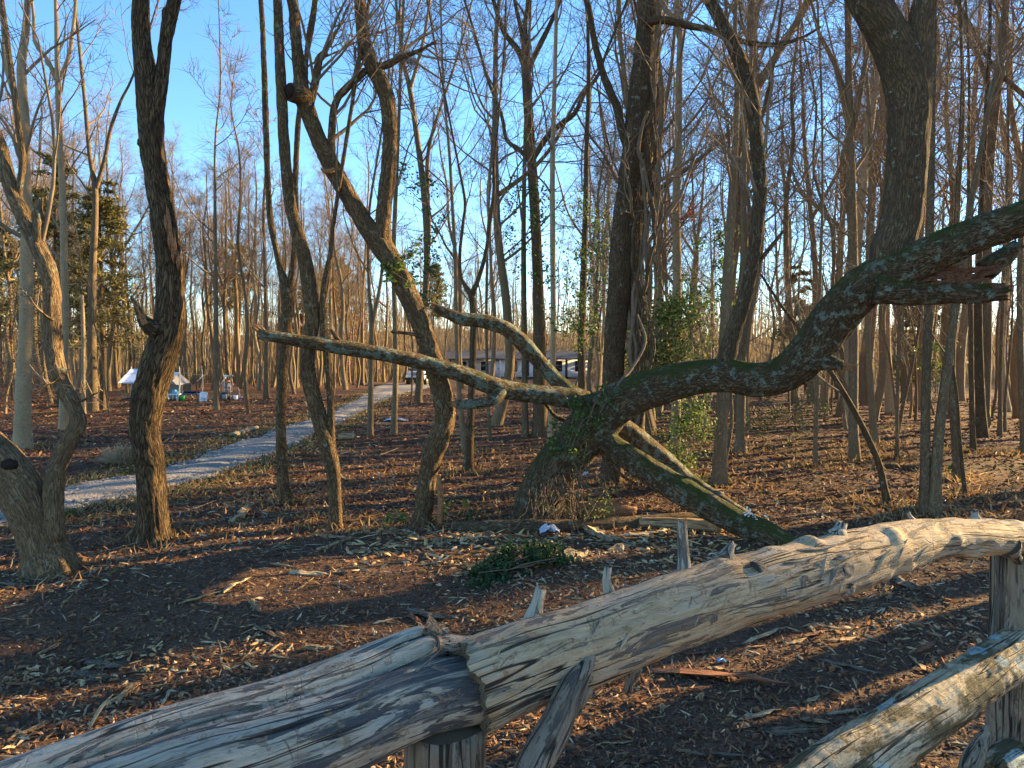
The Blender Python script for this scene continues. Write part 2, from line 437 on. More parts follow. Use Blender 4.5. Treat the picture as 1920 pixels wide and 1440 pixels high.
# ------------------------------------------------------------------ ground and road
def ground_mat():
    m, nt, b = new_mat('mulch_and_leaf_litter')
    g = nt.nodes.new('ShaderNodeNewGeometry'); pos = g.outputs['Position']
    mp = nt.nodes.new('ShaderNodeMapping'); mp.inputs['Scale'].default_value = (.55, 1.5, 1); nt.links.new(pos, mp.inputs[0])
    big = noise(nt, pos, .55, 4, .6); med = noise(nt, mp.outputs[0], 3.2, 5, .65, .3)
    fin = noise(nt, pos, 38, 5, .7); st = noise(nt, mp.outputs[0], 16, 4, .7, .8)
    c = ramp(nt, fin, [(.30, (.040, .022, .013)), (.46, (.115, .064, .037)), (.62, (.20, .112, .062)), (.80, (.31, .19, .105))])
    lit = ramp(nt, st, [(.30, (.028, .014, .009)), (.47, (.085, .038, .020)), (.60, (.16, .078, .038)), (.78, (.30, .19, .10))])
    sx = nt.nodes.new('ShaderNodeSeparateXYZ'); nt.links.new(pos, sx.inputs[0])
    zone = math_(nt, 'ADD', sx.outputs['Y'], math_(nt, 'MULTIPLY', math_(nt, 'SUBTRACT', big, .5), 7))
    c = mixc(nt, maprange(nt, zone, 7.5, 11.5), c, lit)
    c = mixc(nt, maprange(nt, med, .42, .70, 0, .6), c, (.055, .030, .018), 'MIX')
    gr = math_(nt, 'MULTIPLY', maprange(nt, noise(nt, pos, .35, 3, .5), .56, .66, 0, .55), maprange(nt, zone, 9, 12))
    c = mixc(nt, gr, c, mixc(nt, fin, (.05, .05, .018), (.17, .14, .06)))
    nt.links.new(c, b.inputs['Base Color']); b.inputs['Roughness'].default_value = .95; b.inputs['Specular IOR Level'].default_value = .15
    h = math_(nt, 'ADD', math_(nt, 'MULTIPLY', fin, .5), math_(nt, 'ADD', math_(nt, 'MULTIPLY', st, .7), med))
    bump(nt, b, h, 1.0, .05)
    return m
def build_ground():
    rad = np.concatenate([[0.02], np.geomspace(.5, 420, 200)])
    fa = np.linspace(R(90 - 44), R(90 + 44), 420)
    ba = np.linspace(R(90 + 44), R(360 + 90 - 44), 120)[1:-1]
    a = np.concatenate([fa, ba]); na = len(a)
    X = rad[:, None] * np.cos(a)[None]; Y = rad[:, None] * np.sin(a)[None]
    Z = hground(X, Y)
    V = np.stack([X, Y, Z], -1).reshape(-1, 3)
    i = np.arange(len(rad) - 1)[:, None] * na; j = np.arange(na)[None]; k = (j + 1) % na
    Q = np.stack([i + j, i + na + j, i + na + k, i + k], -1).reshape(-1, 4)
    mb = MB(); mb.add(V, Q)
    return mb.obj('ground', ground_mat(), kind='structure')
build_ground()

def road_mat():
    m, nt, b = new_mat('crushed_gravel')
    g = nt.nodes.new('ShaderNodeNewGeometry'); pos = g.outputs['Position']
    vo = N(nt, 'ShaderNodeTexVoronoi', feature='F1'); vo.inputs['Scale'].default_value = 34; nt.links.new(pos, vo.inputs['Vector'])
    sp = nt.nodes.new('ShaderNodeSeparateColor'); nt.links.new(vo.outputs['Color'], sp.inputs[0])
    c = ramp(nt, sp.outputs[0], [(0, (.14, .12, .10)), (.4, (.31, .275, .23)), (.8, (.45, .405, .345)), (1, (.58, .53, .46))])
    d = noise(nt, pos, 1.4, 5, .65, .5)
    c = mixc(nt, maprange(nt, d, .40, .62, .15, .75), c, (.15, .125, .10))
    e = noise(nt, pos, 6, 4, .7); c = mixc(nt, maprange(nt, e, .58, .7, 0, .5), c, (.22, .13, .07))
    c = mixc(nt, .45, c, (.27, .245, .21))
    nt.links.new(c, b.inputs['Base Color']); b.inputs['Roughness'].default_value = .95; b.inputs['Specular IOR Level'].default_value = .1
    bump(nt, b, math_(nt, 'ADD', vo.outputs['Distance'], math_(nt, 'MULTIPLY', d, .6)), .5, .02)
    return m
M_GRAVEL = road_mat()
def build_road():
    L, _ = smooth_path(np.column_stack([RL, np.zeros(len(RL))]), np.ones(len(RL)), .35)
    Rr, _ = smooth_path(np.column_stack([RR, np.zeros(len(RR))]), np.ones(len(RR)), .35)
    n = 260
    def res(A):
        s = np.concatenate([[0], np.cumsum(np.linalg.norm(np.diff(A, axis=0), axis=1))]); t = np.linspace(0, s[-1], n)
        return np.stack([np.interp(t, s, A[:, k]) for k in range(2)], -1)
    L, Rr = res(L), res(Rr); m = 17; t = np.linspace(0, 1, m)
    wob = (fbm(np.stack([np.arange(n) * .22, np.zeros(n), np.zeros(n)], -1), 31, 3) - .5) * .55
    wob2 = (fbm(np.stack([np.arange(n) * .22, np.ones(n) * 9, np.zeros(n)], -1), 32, 3) - .5) * .55
    d = unit(Rr - L); L = L + d * wob[:, None]; Rr = Rr + d * wob2[:, None]
    XY = L[:, None] * (1 - t)[None, :, None] + Rr[:, None] * t[None, :, None]
    Z = hground(XY[..., 0], XY[..., 1], dip=False) + .018 + .035 * np.sin(t * math.pi)[None] - .025 * (np.exp(-((t - .25) / .1) ** 2) + np.exp(-((t - .75) / .1) ** 2))[None]
    Z[:, 0] -= .06; Z[:, -1] -= .06
    V = np.concatenate([XY, Z[..., None]], -1).reshape(-1, 3)
    i = np.arange(n - 1)[:, None] * m; j = np.arange(m - 1)[None]
    mb = MB(); mb.add(V, np.stack([i + j, i + j + 1, i + m + j + 1, i + m + j], -1).reshape(-1, 4))
    mb.obj('road', M_GRAVEL, kind='structure')
    # loose stones on the near part of the drive
    r = np.random.default_rng(5); k = 3000
    ii = (r.random(k) ** 1.5 * (n * .62)).astype(int); tt = r.random(k) * 1.04 - .02
    xy = L[ii] * (1 - tt)[:, None] + Rr[ii] * tt[:, None] + r.normal(size=(k, 2)) * .12
    z = hground(xy[:, 0], xy[:, 1], dip=False) + .035
    c = np.column_stack([xy, z]); s = (.012 + .028 * r.random(k) ** 2)
    D = np.array([[1, 0, 0], [-.5, .87, 0], [-.5, -.87, 0], [0, 0, .8], [0, 0, -.8]])
    V = c[:, None] + (D[None] * (.7 + .6 * r.random((k, 5, 1)))) * s[:, None, None]
    T = np.array([[0, 1, 3], [1, 2, 3], [2, 0, 3], [1, 0, 4], [2, 1, 4], [0, 2, 4]])
    mb = MB(); mb.add(V.reshape(-1, 3), None, (np.arange(k)[:, None, None] * 5 + T[None]).reshape(-1, 3), None, np.repeat(pick(r, k, [(.30, .27, .23), (.20, .18, .155), (.40, .37, .33)], [3, 2, 1]), 5, 0))
    mb.obj('gravel', M_CHIP, kind='stuff', label='loose pale gravel scattered along the narrow drive', category='gravel', smooth=False)
build_road()

# ------------------------------------------------------------------ log fence in the foreground
def log_wood(name, base, warm, grey, slate, slate_amt, nick=.6, moss=0., lich=0.):
    wm = lambda c: (c[0] * 1.0, c[1] * .91, c[2] * .74)
    base, warm, grey, slate = wm(base), wm(warm), wm(grey), wm(slate)
    m, nt, b = new_mat(name)
    grain = noise(nt, tcvec(nt, (1, 1, .07)), 95, 5, .72, .4)
    streak = noise(nt, tcvec(nt, (1, 1, .13)), 34, 5, .7, .6)
    patch = noise(nt, tcvec(nt, (1, 1, .45)), 20, 5, .7, .7)
    big = noise(nt, tcvec(nt, (1, 1, .5)), 6, 3, .6, .4)
    c = mixc(nt, maprange(nt, patch, .40, .58), base, warm)
    c = mixc(nt, math_(nt, 'MULTIPLY', maprange(nt, streak, .47, .56, 0, .9), maprange(nt, big, .38, .58, .25, 1)), c, grey)
    sl = math_(nt, 'MULTIPLY', maprange(nt, noise(nt, tcvec(nt, (1, 1, .13)), 33, 5, .68, .9), .61 - .13 * slate_amt, .635 - .13 * slate_amt), maprange(nt, grain, .30, .5, .25, 1))
    c = mixc(nt, sl, c, slate)
    pk = maprange(nt, noise(nt, tcvec(nt, (1, 1, .6)), 27, 4, .7, .5), .60, .63, 0, .65)
    c = mixc(nt, pk, c, [warm[0] * .62, warm[1] * .47, warm[2] * .38])
    c = mixc(nt, maprange(nt, grain, .32, .47, .8, 0), c, [v * .28 for v in base])
    h = math_(nt, 'ADD', math_(nt, 'MULTIPLY', grain, .7), math_(nt, 'MULTIPLY', patch, .7))
    h = math_(nt, 'SUBTRACT', h, math_(nt, 'ADD', math_(nt, 'MULTIPLY', sl, .3), math_(nt, 'MULTIPLY', pk, .25)))
    # crosswise tool nicks
    vo = N(nt, 'ShaderNodeTexVoronoi', feature='DISTANCE_TO_EDGE'); vo.inputs['Scale'].default_value = 26
    v = tcvec(nt, (.5, .5, 1.25)); wob = N(nt, 'ShaderNodeVectorMath', operation='ADD')
    nz = nt.nodes.new('ShaderNodeTexNoise'); nz.inputs['Scale'].default_value = 14; nt.links.new(v, nz.inputs['Vector'])
    sc = N(nt, 'ShaderNodeVectorMath', operation='SCALE'); sc.inputs['Scale'].default_value = .07
    nt.links.new(nz.outputs['Color'], sc.inputs[0]); nt.links.new(v, wob.inputs[0]); nt.links.new(sc.outputs[0], wob.inputs[1]); nt.links.new(wob.outputs[0], vo.inputs['Vector'])
    nk = math_(nt, 'MULTIPLY', maprange(nt, vo.outputs['Distance'], 0, .045, 1, 0), maprange(nt, noise(nt, tcvec(nt, (1, 1, 1)), 17, 3), .55, .68, 0, nick))
    c = mixc(nt, nk, c, (.035, .022, .014))
    h = math_(nt, 'SUBTRACT', h, math_(nt, 'MULTIPLY', nk, .8))
    ck = math_(nt, 'ABSOLUTE', math_(nt, 'SUBTRACT', noise(nt, tcvec(nt, (1, 1, .045)), 21, 3, .55, .35), .5))
    ck = math_(nt, 'MULTIPLY', maprange(nt, ck, .004, .016, 1, 0), maprange(nt, noise(nt, tcvec(nt, (1, 1, .5)), 5, 2), .42, .52, 0, .95))
    c = mixc(nt, ck, c, (.022, .015, .010)); h = math_(nt, 'SUBTRACT', h, math_(nt, 'MULTIPLY', ck, 1.6))
    # fine pits and flecks of left bark
    fl = maprange(nt, noise(nt, tcvec(nt, (1, 1, .55)), 75, 3, .7), .63, .70, 0, .75)
    c = mixc(nt, fl, c, (.06, .035, .022))
    if moss:
        mo = maprange(nt, noise(nt, tcvec(nt, (1, 1, .35)), 13, 5, .7, .4), .60 - .14 * moss, .66 - .12 * moss, 0, .92)
        c = mixc(nt, mo, c, mixc(nt, grain, (.030, .024, .010), (.115, .090, .032)))
    if lich:
        lf = math_(nt, 'MULTIPLY', maprange(nt, noise(nt, tcvec(nt, (1, 1, .7)), 6.5, 4, .6, .3), .66 - .1 * lich, .68 - .1 * lich, 0, .9), maprange(nt, noise(nt, tcvec(nt, (1, 1, 1)), 70, 3, .7), .38, .52, .25, 1))
        c = mixc(nt, lf, c, (.34, .44, .42))
    nt.links.new(c, b.inputs['Base Color']); b.inputs['Roughness'].default_value = .8; b.inputs['Specular IOR Level'].default_value = .3
    bump(nt, b, h, 1.0, .016)
    return m
M_LOG = log_wood('peeled_log', (.44, .32, .205), (.54, .41, .28), (.42, .375, .335), (.14, .125, .12), .40, .40)
M_LOGGREY = log_wood('weathered_grey_log', (.38, .32, .265), (.48, .43, .38), (.40, .385, .38), (.075, .078, .092), .95, .3)
M_SLAB = log_wood('weathered_slab', (.40, .35, .30), (.48, .44, .40), (.40, .39, .385), (.11, .11, .12), .5, .25)
M_RAIL2 = log_wood('mossy_rail', (.42, .35, .25), (.52, .45, .33), (.46, .43, .37), (.16, .14, .11), .2, .25, moss=1.0, lich=.75)
M_POST = log_wood('grey_post', (.22, .18, .145), (.28, .23, .19), (.19, .175, .16), (.09, .08, .075), .5, .2)
M_STUB = log_wood('silver_stub', (.34, .31, .27), (.42, .39, .35), (.38, .37, .36), (.14, .14, .15), .55, .1)
M_STUBD = log_wood('dark_stub', (.24, .205, .17), (.31, .27, .23), (.26, .24, .22), (.10, .09, .085), .5, .1)

def fdepth(x): return 1.42 / (1 - .61 * (x - 960) / FPX)
def FP(x, y, dd=0.): return P(x, y, fdepth(x) + dd)
def rail_pts(lst, dd=0.):
    return [FP(x, y, dd) for x, y, w in lst], [w / 2 * (fdepth(x) + dd) / FPX for x, y, w in lst]
fence = thing('log_fence', 'rough fence of peeled pale logs laid on short posts in the foreground', 'fence', (1.62, 2.38, 0))
def knots(spots):
    def f(a, s, tc):
        out = 0
        for (a0, s0, wa, ws, amp) in spots:
            da = (a - a0 + math.pi) % (2 * math.pi) - math.pi
            out = out + amp * np.exp(-(da / wa) ** 2 - ((s - s0) / ws) ** 2)
        g = fbm(tc * np.array([30, 30, 3.0]), 41, 2)
        return out + .009 * (g - .5) + .013 * (fbm(tc * np.array([9, 9, 5]), 44, 3) - .5) + .006 * (fbm(tc * np.array([34, 34, 14]), 45, 2) - .5)
    return f
# right, peeled log
main = [(2090, 1040, 60), (1990, 1020, 62), (1920, 1010, 60), (1870, 1009, 66), (1766, 1008, 74), (1700, 1020, 88), (1627, 1042, 103), (1488, 1080, 121), (1349, 1119, 133), (1280, 1141, 139), (1202, 1168, 139), (1096, 1209, 150), (1025, 1231, 154), (954, 1257, 160), (888, 1284, 172)]
mb = MB(); pp, rr_ = rail_pts(main)
rs = np.random.default_rng(3)
kn = [(rs.random() * 6.28, rs.random() * 2.3, .25 + .3 * rs.random(), .015 + .03 * rs.random(), rs.choice([-.008, .008, .012])) for _ in range(34)]
LOGP = tube(mb, pp, rr_, 96, .007, .025, seed=2, ragged=(0, .03), disp=knots(kn), lumpk=1.2)
rail = mb.obj('top_rail', M_LOG, fence, label='peeled tan log rail with broken branch stubs')
# left, weathered log pushed into the sleeve end of the first
left = [(960, 1254, 128), (890, 1288, 132), (800, 1310, 134), (720, 1340, 140), (640, 1374, 150), (500, 1425, 168), (300, 1490, 190), (100, 1575, 210), (-120, 1680, 235), (-400, 1830, 270)]
mb = MB(); pp, rr_ = rail_pts(left, .012)
tube(mb, pp, rr_, 84, .008, .03, seed=4, disp=knots([(rs.random() * 6.28, rs.random() * 1.6, .3, .05, rs.choice([-.006, .006])) for _ in range(14)]), lumpk=1.0)
mb.obj('weathered_rail', M_LOGGREY, fence, label='blue grey weathered log end with dark streaks')
slab = [(818, 1206, 64), (790, 1216, 84), (720, 1244, 88), (640, 1276, 92), (520, 1313, 84), (347, 1360, 82), (160, 1428, 100), (0, 1492, 118), (-200, 1590, 140)]
mb = MB(); pp, rr_ = rail_pts(slab, .085)
def slabdisp(a, s, tc):
    return .012 * (fbm(tc * np.array([14, 14, 2.2]), 51, 3) - .5) - .009 * np.exp(-((np.cos(a * 1 + 1.1 + .8 * np.sin(s * 4)) - .6) / .05) ** 2)
tube(mb, pp, rr_, 64, .008, .05, seed=6, ragged=(.03, 0), disp=slabdisp, lumpk=1.2)
mb.obj('split_slab', M_SLAB, fence, label='split pale slab lying along the back of the log')
# lifted bark strip and flap at the joint
def strip(name, pts, w0, w1, th, mat, parent, seed):
    p, w = smooth_path(pts, np.linspace(w0, w1, len(pts)), .012)
    t, U, W = frames(p); r = np.random.default_rng(seed)
    n = len(p); up = np.array([0, -.55, .83]); sd = unit(np.cross(t, up)); nn = np.cross(sd, t)
    wj = w * (1 + .5 * (vnoise(np.stack([np.arange(n) * .35, np.zeros(n), np.zeros(n)], -1), seed) - .5))
    cross = np.array([[-1, 0], [-.45, .55], [.35, .7], [1, .15], [.4, -.35], [-.5, -.4]])
    V = p[:, None] + sd[:, None] * (cross[:, 0][None] * wj[:, None])[..., None] + nn[:, None] * (cross[:, 1][None] * th * (1 + .5 * (r.random((n, 6)) - .5)))[..., None]
    i = np.arange(n - 1)[:, None] * 6; j = np.arange(6)[None]; k = (j + 1) % 6
    Q = np.stack([i + j, i + k, i + 6 + k, i + 6 + j], -1).reshape(-1, 4)
    s = np.linspace(0, 1, n)[:, None] * np.ones((1, 6))
    tc = np.stack([np.ones((n, 6)) * cross[:, 0] * .05, np.ones((n, 6)) * cross[:, 1] * .05, s], -1) + seed
    mb = MB(); mb.add(V.reshape(-1, 3), Q, np.array([[0, 1, 2], [0, 2, 3], [0, 3, 5], [3, 4, 5]]), tc.reshape(-1, 3))
    return mb.obj(name, mat, parent)
strip('bark_strip', [FP(822, 1206, .03), FP(880, 1203, .02), FP(950, 1196, .015), FP(1030, 1181, .01)], .020, .008, .012, M_SLAB, fence, 11)
strip('bark_strip', [FP(1062, 1176, .0), FP(1120, 1152, .01), FP(1180, 1123, .01), FP(1240, 1098, .02)], .010, .006, .008, M_LOG, fence, 12)
strip('bark_strip', [FP(798, 1172, .07), FP(815, 1180, .06), FP(838, 1204, .05)], .022, .012, .010, M_STUBD, fence, 13)
strip('splinter', [FP(776, 1262, -.05), FP(800, 1243, -.05), FP(832, 1212, -.03)], .003, .002, .003, M_SLAB, fence, 14)
# stubs of branches
def stub(a, b, w0, w1, mat, dd=0., rag=.012, seed=0):
    mb = MB(); A, B = FP(a[0], a[1], dd), FP(b[0], b[1], dd)
    d = fdepth(a[0]); k = d / FPX / 2
    tube(mb, [A - (B - A) * .5, A, (A + B) / 2 + (rng.random(3) - .5) * .006, B], [w0 * k * 1.5, w0 * k * 1.25, (w0 + w1) / 2 * k, w1 * k], 14, .008, .12, seed=seed + 20, ragged=(0, rag), lumpk=1)
    return mb.obj('branch_stub', mat, rail)
stub((1284, 1078), (1278, 985), 24, 19, M_STUB, .03, .02, 1)
stub((1362, 1046), (1372, 1022), 30, 14, M_STUBD, .02, .01, 2)
stub((1142, 1110), (1139, 1072), 18, 16, M_STUB, .04, .015, 3)
stub((1002, 1152), (1012, 1114), 28, 22, M_STUB, .04, .02, 4)
stub((1712, 978), (1703, 962), 12, 7, M_STUB, .02, .01, 5)
stub((1830, 974), (1828, 960), 16, 11, M_STUB, .02, .01, 6)
stub((1572, 1002), (1578, 984), 30, 20, M_STUB, .02, .012, 7)
stub((1424, 1064), (1444, 1057), 18, 7, M_STUBD, -.055, .02, 8)
stub((1662, 1010), (1690, 1004), 24, 12, M_STUBD, -.04, .01, 9)
stub((1582, 1098), (1574, 1086), 24, 10, M_STUB, -.09, .015, 15)
stub((1500, 1102), (1506, 1122), 30, 20, M_STUBD, -.06, .02, 10)
stub((1186, 1262), (1178, 1292), 22, 14, M_STUBD, -.02, .012, 11)
stub((1894, 1030), (1906, 1046), 30, 18, M_STUBD, -.06, .02, 12)
stub((1880, 996), (1915, 990), 22, 9, M_LOG, -.03, .02, 16)
mb = MB(); tube(mb, [FP(1778, 1014, -.07), FP(1806, 1008, -.075), FP(1840, 996, -.07), FP(1872, 993, -.06)], [.004, .006, .009, .007], 8, .01, .2, seed=31)
mb.obj('branch_stub', M_STUBD, rail)
def surf(path, rads, x, y, t0=.6, t1=4.0):
    v = ray(x, y); o = np.array([0, 0, H]); best = None
    for t in np.linspace(t0, t1, 1400):
        p = o + v * t; dd = np.linalg.norm(path - p, axis=1); i = int(np.argmin(dd))
        if dd[i] < rads[i] * 1.0: return p, unit(p - path[i])
    return None, None
for kx, ky, kr in ((995, 1259, 11), (1243, 1160, 6), (1512, 1092, 8), (1655, 1082, 6), (1470, 1112, 6), (1340, 1160, 5), (1592, 1066, 9)):
    c, nrm = surf(LOGP[0], LOGP[1], kx, ky)
    if c is None: continue
    mb = MB(); k = fdepth(kx) / FPX; rk = np.random.default_rng(int(kx)); a = np.linspace(0, 6.283, 20, endpoint=False)
    u = unit(np.cross(nrm, [0, 0, 1])); w = np.cross(nrm, u); rj = 1 + .35 * (vnoise(np.stack([np.cos(a) * 2, np.sin(a) * 2, a * 0 + kx], -1), 3) - .5)
    prof = [(1.7, -.5), (1.35, .02), (1.05, .16), (.7, .14), (.4, .05), (.15, .0)]
    V = np.concatenate([c + (u[None] * np.cos(a)[:, None] * 1.35 + w[None] * np.sin(a)[:, None]) * (pr * kr * k * rj)[:, None] + nrm * ph * kr * k for pr, ph in prof])
    i = np.arange(5)[:, None] * 20; j = np.arange(20)[None]; q = (j + 1) % 20
    mb.add(V, np.stack([i + j, i + q, i + 20 + q, i + 20 + j], -1).reshape(-1, 4), [[100, 100 + m_, 100 + m_ + 1] for m_ in range(1, 19)])
    mb.obj('knot', M_STUBD, rail)
# torn flaps and flakes standing off the peeled surface
rk = np.random.default_rng(17)
for kx, ky, L_, w_, an in ((1560, 1080, 46, 12, 70), (1540, 1068, 40, 9, 80), (1575, 1098, 40, 10, 75), (1530, 1030, 70, 12, 5), (1582, 1044, 40, 16, 20), (1498, 1052, 60, 7, 10), (1448, 1090, 60, 4, 15), (1360, 1130, 50, 4, 75), (1310, 1152, 46, 4, 70), (1318, 1120, 60, 5, 15), (1120, 1170, 36, 5, 60), (1010, 1292, 120, 6, 22), (940, 1300, 60, 8, 25), (1172, 1200, 40, 7, 60), (1652, 1052, 50, 8, 60), (1690, 1030, 36, 6, 70), (1725, 1040, 40, 5, 60), (930, 1240, 50, 6, 70), (1230, 1215, 60, 5, 20), (1420, 1150, 50, 5, 20), (1605, 1085, 60, 6, 30)):
    a_ = []
    for f in (-.5, -.15, .2, .5):
        x = kx + L_ * f * math.cos(R(an)); y = ky - L_ * f * math.sin(R(an)) * (1 if an > 40 else .8)
        c, nrm = surf(LOGP[0], LOGP[1], x, y)
        if c is not None: a_.append(c + nrm * (.001 + .010 * (f > .3)))
    if len(a_) < 3: continue
    mb = MB(); kk = fdepth(kx) / FPX * w_ / 2; tube(mb, a_, [kk * .3, kk, kk * .9, kk * .2][:len(a_)], 8, .008, .35, seed=int(kx), squash=(1, .6)); mb.obj('bark_flake', M_STUBD if rk.random() < .4 else M_LOG, rail)
# peeled branch left hanging from the log as a brace
mb = MB(); br = [(1108, 1222, 26, -.075), (1092, 1256, 40, -.10), (1066, 1306, 56, -.12), (1040, 1364, 62, -.135), (1010, 1420, 66, -.15), (985, 1478, 70, -.16), (940, 1590, 74, -.18), (900, 1700, 76, -.2)]
tube(mb, [FP(x, y, d) for x, y, w, d in br], [w / 2 * (fdepth(x) + d) / FPX for x, y, w, d in br], 30, .01, .12, seed=33, ragged=(.02, 0), disp=lambda a, s, tc: .006 * (fbm(tc * np.array([40, 40, 5]), 61, 3) - .5), lumpk=1.4)
mb.obj('hanging_branch', M_POST, fence, label='grey torn branch hanging down from the log')
mb = MB(); tube(mb, [FP(1098, 1290, -.08), FP(1080, 1330, -.09), FP(1068, 1352, -.09)], [.016, .012, .004], 10, .01, .2, seed=35)
mb.obj('splinter', M_POST, fence)
# lower rail, its neighbour's end, posts
low = [(2080, 1110, 62), (1960, 1182, 92), (1900, 1226, 100), (1766, 1318, 116), (1627, 1412, 136), (1540, 1476, 148), (1400, 1590, 170), (1200, 1780, 200)]
mb = MB(); pp, rr_ = rail_pts(low, -.04)
def lowdisp(a, s, tc):
    return .012 * np.abs(np.sin(a * 2.5 + .6 * np.sin(s * 3))) ** .7 + .016 * (fbm(tc * np.array([16, 16, 3.2]), 71, 3) - .5) + .006 * (fbm(tc * 40, 72, 2) - .5)
tube(mb, pp, [v * .74 for v in rr_], 84, .008, .06, seed=8, disp=lowdisp, lumpk=1.4)
rail2 = mb.obj('lower_rail', M_RAIL2, fence, label='mossy lower rail with pale green lichen')
for A, B, w in (((1808, 1262), (1824, 1240), 34), ((1840, 1228), (1832, 1196), 22), ((1798, 1268), (1775, 1250), 16)):
    mb = MB(); a_, b_ = FP(A[0], A[1], .03), FP(B[0], B[1], .05); k = fdepth(A[0]) / FPX / 2
    tube(mb, [a_, (a_ + b_) / 2 + [.008, 0, 0], b_], [w * k, w * k * .7, w * k * .25], 9, .008, .35, seed=int(A[0])); mb.obj('branch_stub', M_STUBD, rail2)
end3 = [(1858, 1462, 60), (1872, 1452, 84), (1960, 1402, 92), (2100, 1330, 96)]
mb = MB(); tube(mb, [FP(x, y, -.02) for x, y, w in end3], [w / 2 * (fdepth(x)) / FPX for x, y, w in end3], 40, .01, .06, seed=9, disp=lambda a, s, tc: .008 * (fbm(tc * 18, 75, 3) - .5))
mb.obj('bottom_rail', M_RAIL2, fence, label='rounded end of a short pale rail')
def post(x, ytop, w, dd, mat, sides=40, seed=0, facets=0.):
    d = fdepth(x) + dd; top = P(x, ytop, d); r = w / 2 * d / FPX; z0 = hz(top[0], top[1]) - .15
    mb = MB(); pts = [np.array([top[0], top[1], z0]), np.array([top[0], top[1], (z0 + top[2]) / 2]), top]
    tube(mb, pts, [r * 1.08, r * 1.02, r], sides, .03, .06, seed=seed, disp=lambda a, s, tc: .012 * (fbm(tc * np.array([14, 14, 1.5]), seed, 3) - .5) + facets * np.cos(4 * a + .6) * r)
    return mb.obj('post', mat, fence)
post(1912, 1030, 92, .01, M_POST, seed=81, facets=.10)
post(835, 1356, 150, .02, M_POST, seed=83, facets=.03)
mb = MB(); tube(mb, [FP(1800, 1490, .0), FP(1822, 1432, .0), FP(1838, 1394, .01), FP(1852, 1357, .02)], [.018, .034, .026, .005], 12, .012, .3, seed=85, squash=(1, .5))
mb.obj('bark_shard', M_STUBD, fence)

# ------------------------------------------------------------------ traced trees
def trace(lst, Y, dd=None):
    """[(x, y, width)] in pixels at distance Y (per-point offsets dd) -> points, radii"""
    pts, rad = [], []
    for i, q in enumerate(lst):
        yy = Y + (dd[i] if dd is not None else 0); p = PY(q[0], q[1], yy)
        pts.append(p); rad.append(q[2] / 2 * yy / FPX)
    return pts, rad
def rooted(lst, Y=None):
    g = G(lst[0][0], lst[0][1]); Y = g[1] if Y is None else Y
    pts, rad = trace(lst, Y)
    pts[0][2] = hz(pts[0][0], pts[0][1])
    return [pts[0] - np.array([0, 0, .25])] + pts, [rad[0] * 1.05] + rad, Y, pts[0]
def extend(pts, rad, dz, r_end, lean=(0, 0), seed=0):
    """carry a stem on upwards above the frame"""
    r = np.random.default_rng(seed); p = np.array(pts[-1]); d = unit(np.array(pts[-1]) - np.array(pts[-2]))
    n = max(3, int(dz / 1.6)); r0 = rad[-1]
    for k in range(n):
        d = unit(d + np.array([lean[0], lean[1], .12]) + .06 * r.normal(size=3)); p = p + d * dz / n
        pts.append(p); rad.append(r0 + (r_end - r0) * (k + 1) / n)
    return pts, rad
def traced_tree(name, label, mat, stems, sides=20, step=.08, lump=.05, ridge=0., up=6., seed=0, Y=None, flare=.16, n1=9, lo=.35, L1=2.6, twig=.005, m2=5, m3=4, group=None, cat='tree', tmat=None, ext=True, ws=.8):
    root = None; mbc = MB(); r = np.random.default_rng(seed + 400)
    for k, st in enumerate(stems):
        if k == 0:
            pts, rad, Y, base = rooted(st, Y)
            root = thing(name, label, cat, base, group)
        else:
            pts, rad = trace(st, Y)
        rad = [v * (ws[k] if isinstance(ws, (list, tuple)) else ws) for v in rad]
        e = ext if not isinstance(ext, (list, tuple)) else ext[k]
        if e: pts, rad = extend(pts, rad, up * (.8 + .4 * r.random()), .012, seed=seed + k)
        mb = MB()
        P_, R_ = tube(mb, pts, rad, sides if k == 0 else max(10, int(sides * .7)), step, lump, ridge, seed + k, flare if k == 0 else 0., (0, 0 if e else .08), ground=.25)
        mb.obj('trunk' if k == 0 else 'limb', mat, root)
        if n1: crown(mbc, r, P_, R_, max(2, int(n1 * (1 if k == 0 else .6))), lo if k == 0 else .3, L1, m2=m2, m3=m3, twig=twig)
    if n1: mbc.obj('crown', tmat or M_TWIG, root)
    return root, Y
def limb(root, mat, pts, rad, name='limb', sides=20, step=.05, lump=.07, ridge=0, seed=0, ragged=(0, 0), **kw):
    mb = MB(); a = tube(mb, pts, rad, sides, step, lump, ridge, seed, ragged=ragged, **kw); o = mb.obj(name, mat, root); return a, o
def broken_end(root, p, d, r, mat, n=7, L=.12, seed=0, name='broken_end'):
    """torn splinters at a snapped end"""
    rr = np.random.default_rng(seed); mb = MB(); d = unit(np.array(d, float))
    u = unit(np.cross(d, [.3, .2, .9])); w = np.cross(d, u)
    for k in range(n):
        a = rr.random() * 6.28; q = r * .75 * rr.random() ** .5
        s = np.array(p) + (u * math.cos(a) + w * math.sin(a)) * q
        l = L * (.4 + .9 * rr.random()); e = s + d * l + (u * rr.normal() + w * rr.normal()) * l * .15
        tube(mb, [s - d * .06, s, e], [r * .32, r * .3, r * .03], 5, .04, .2, seed=seed + k)
    return mb.obj(name, mat, root, smooth=False)

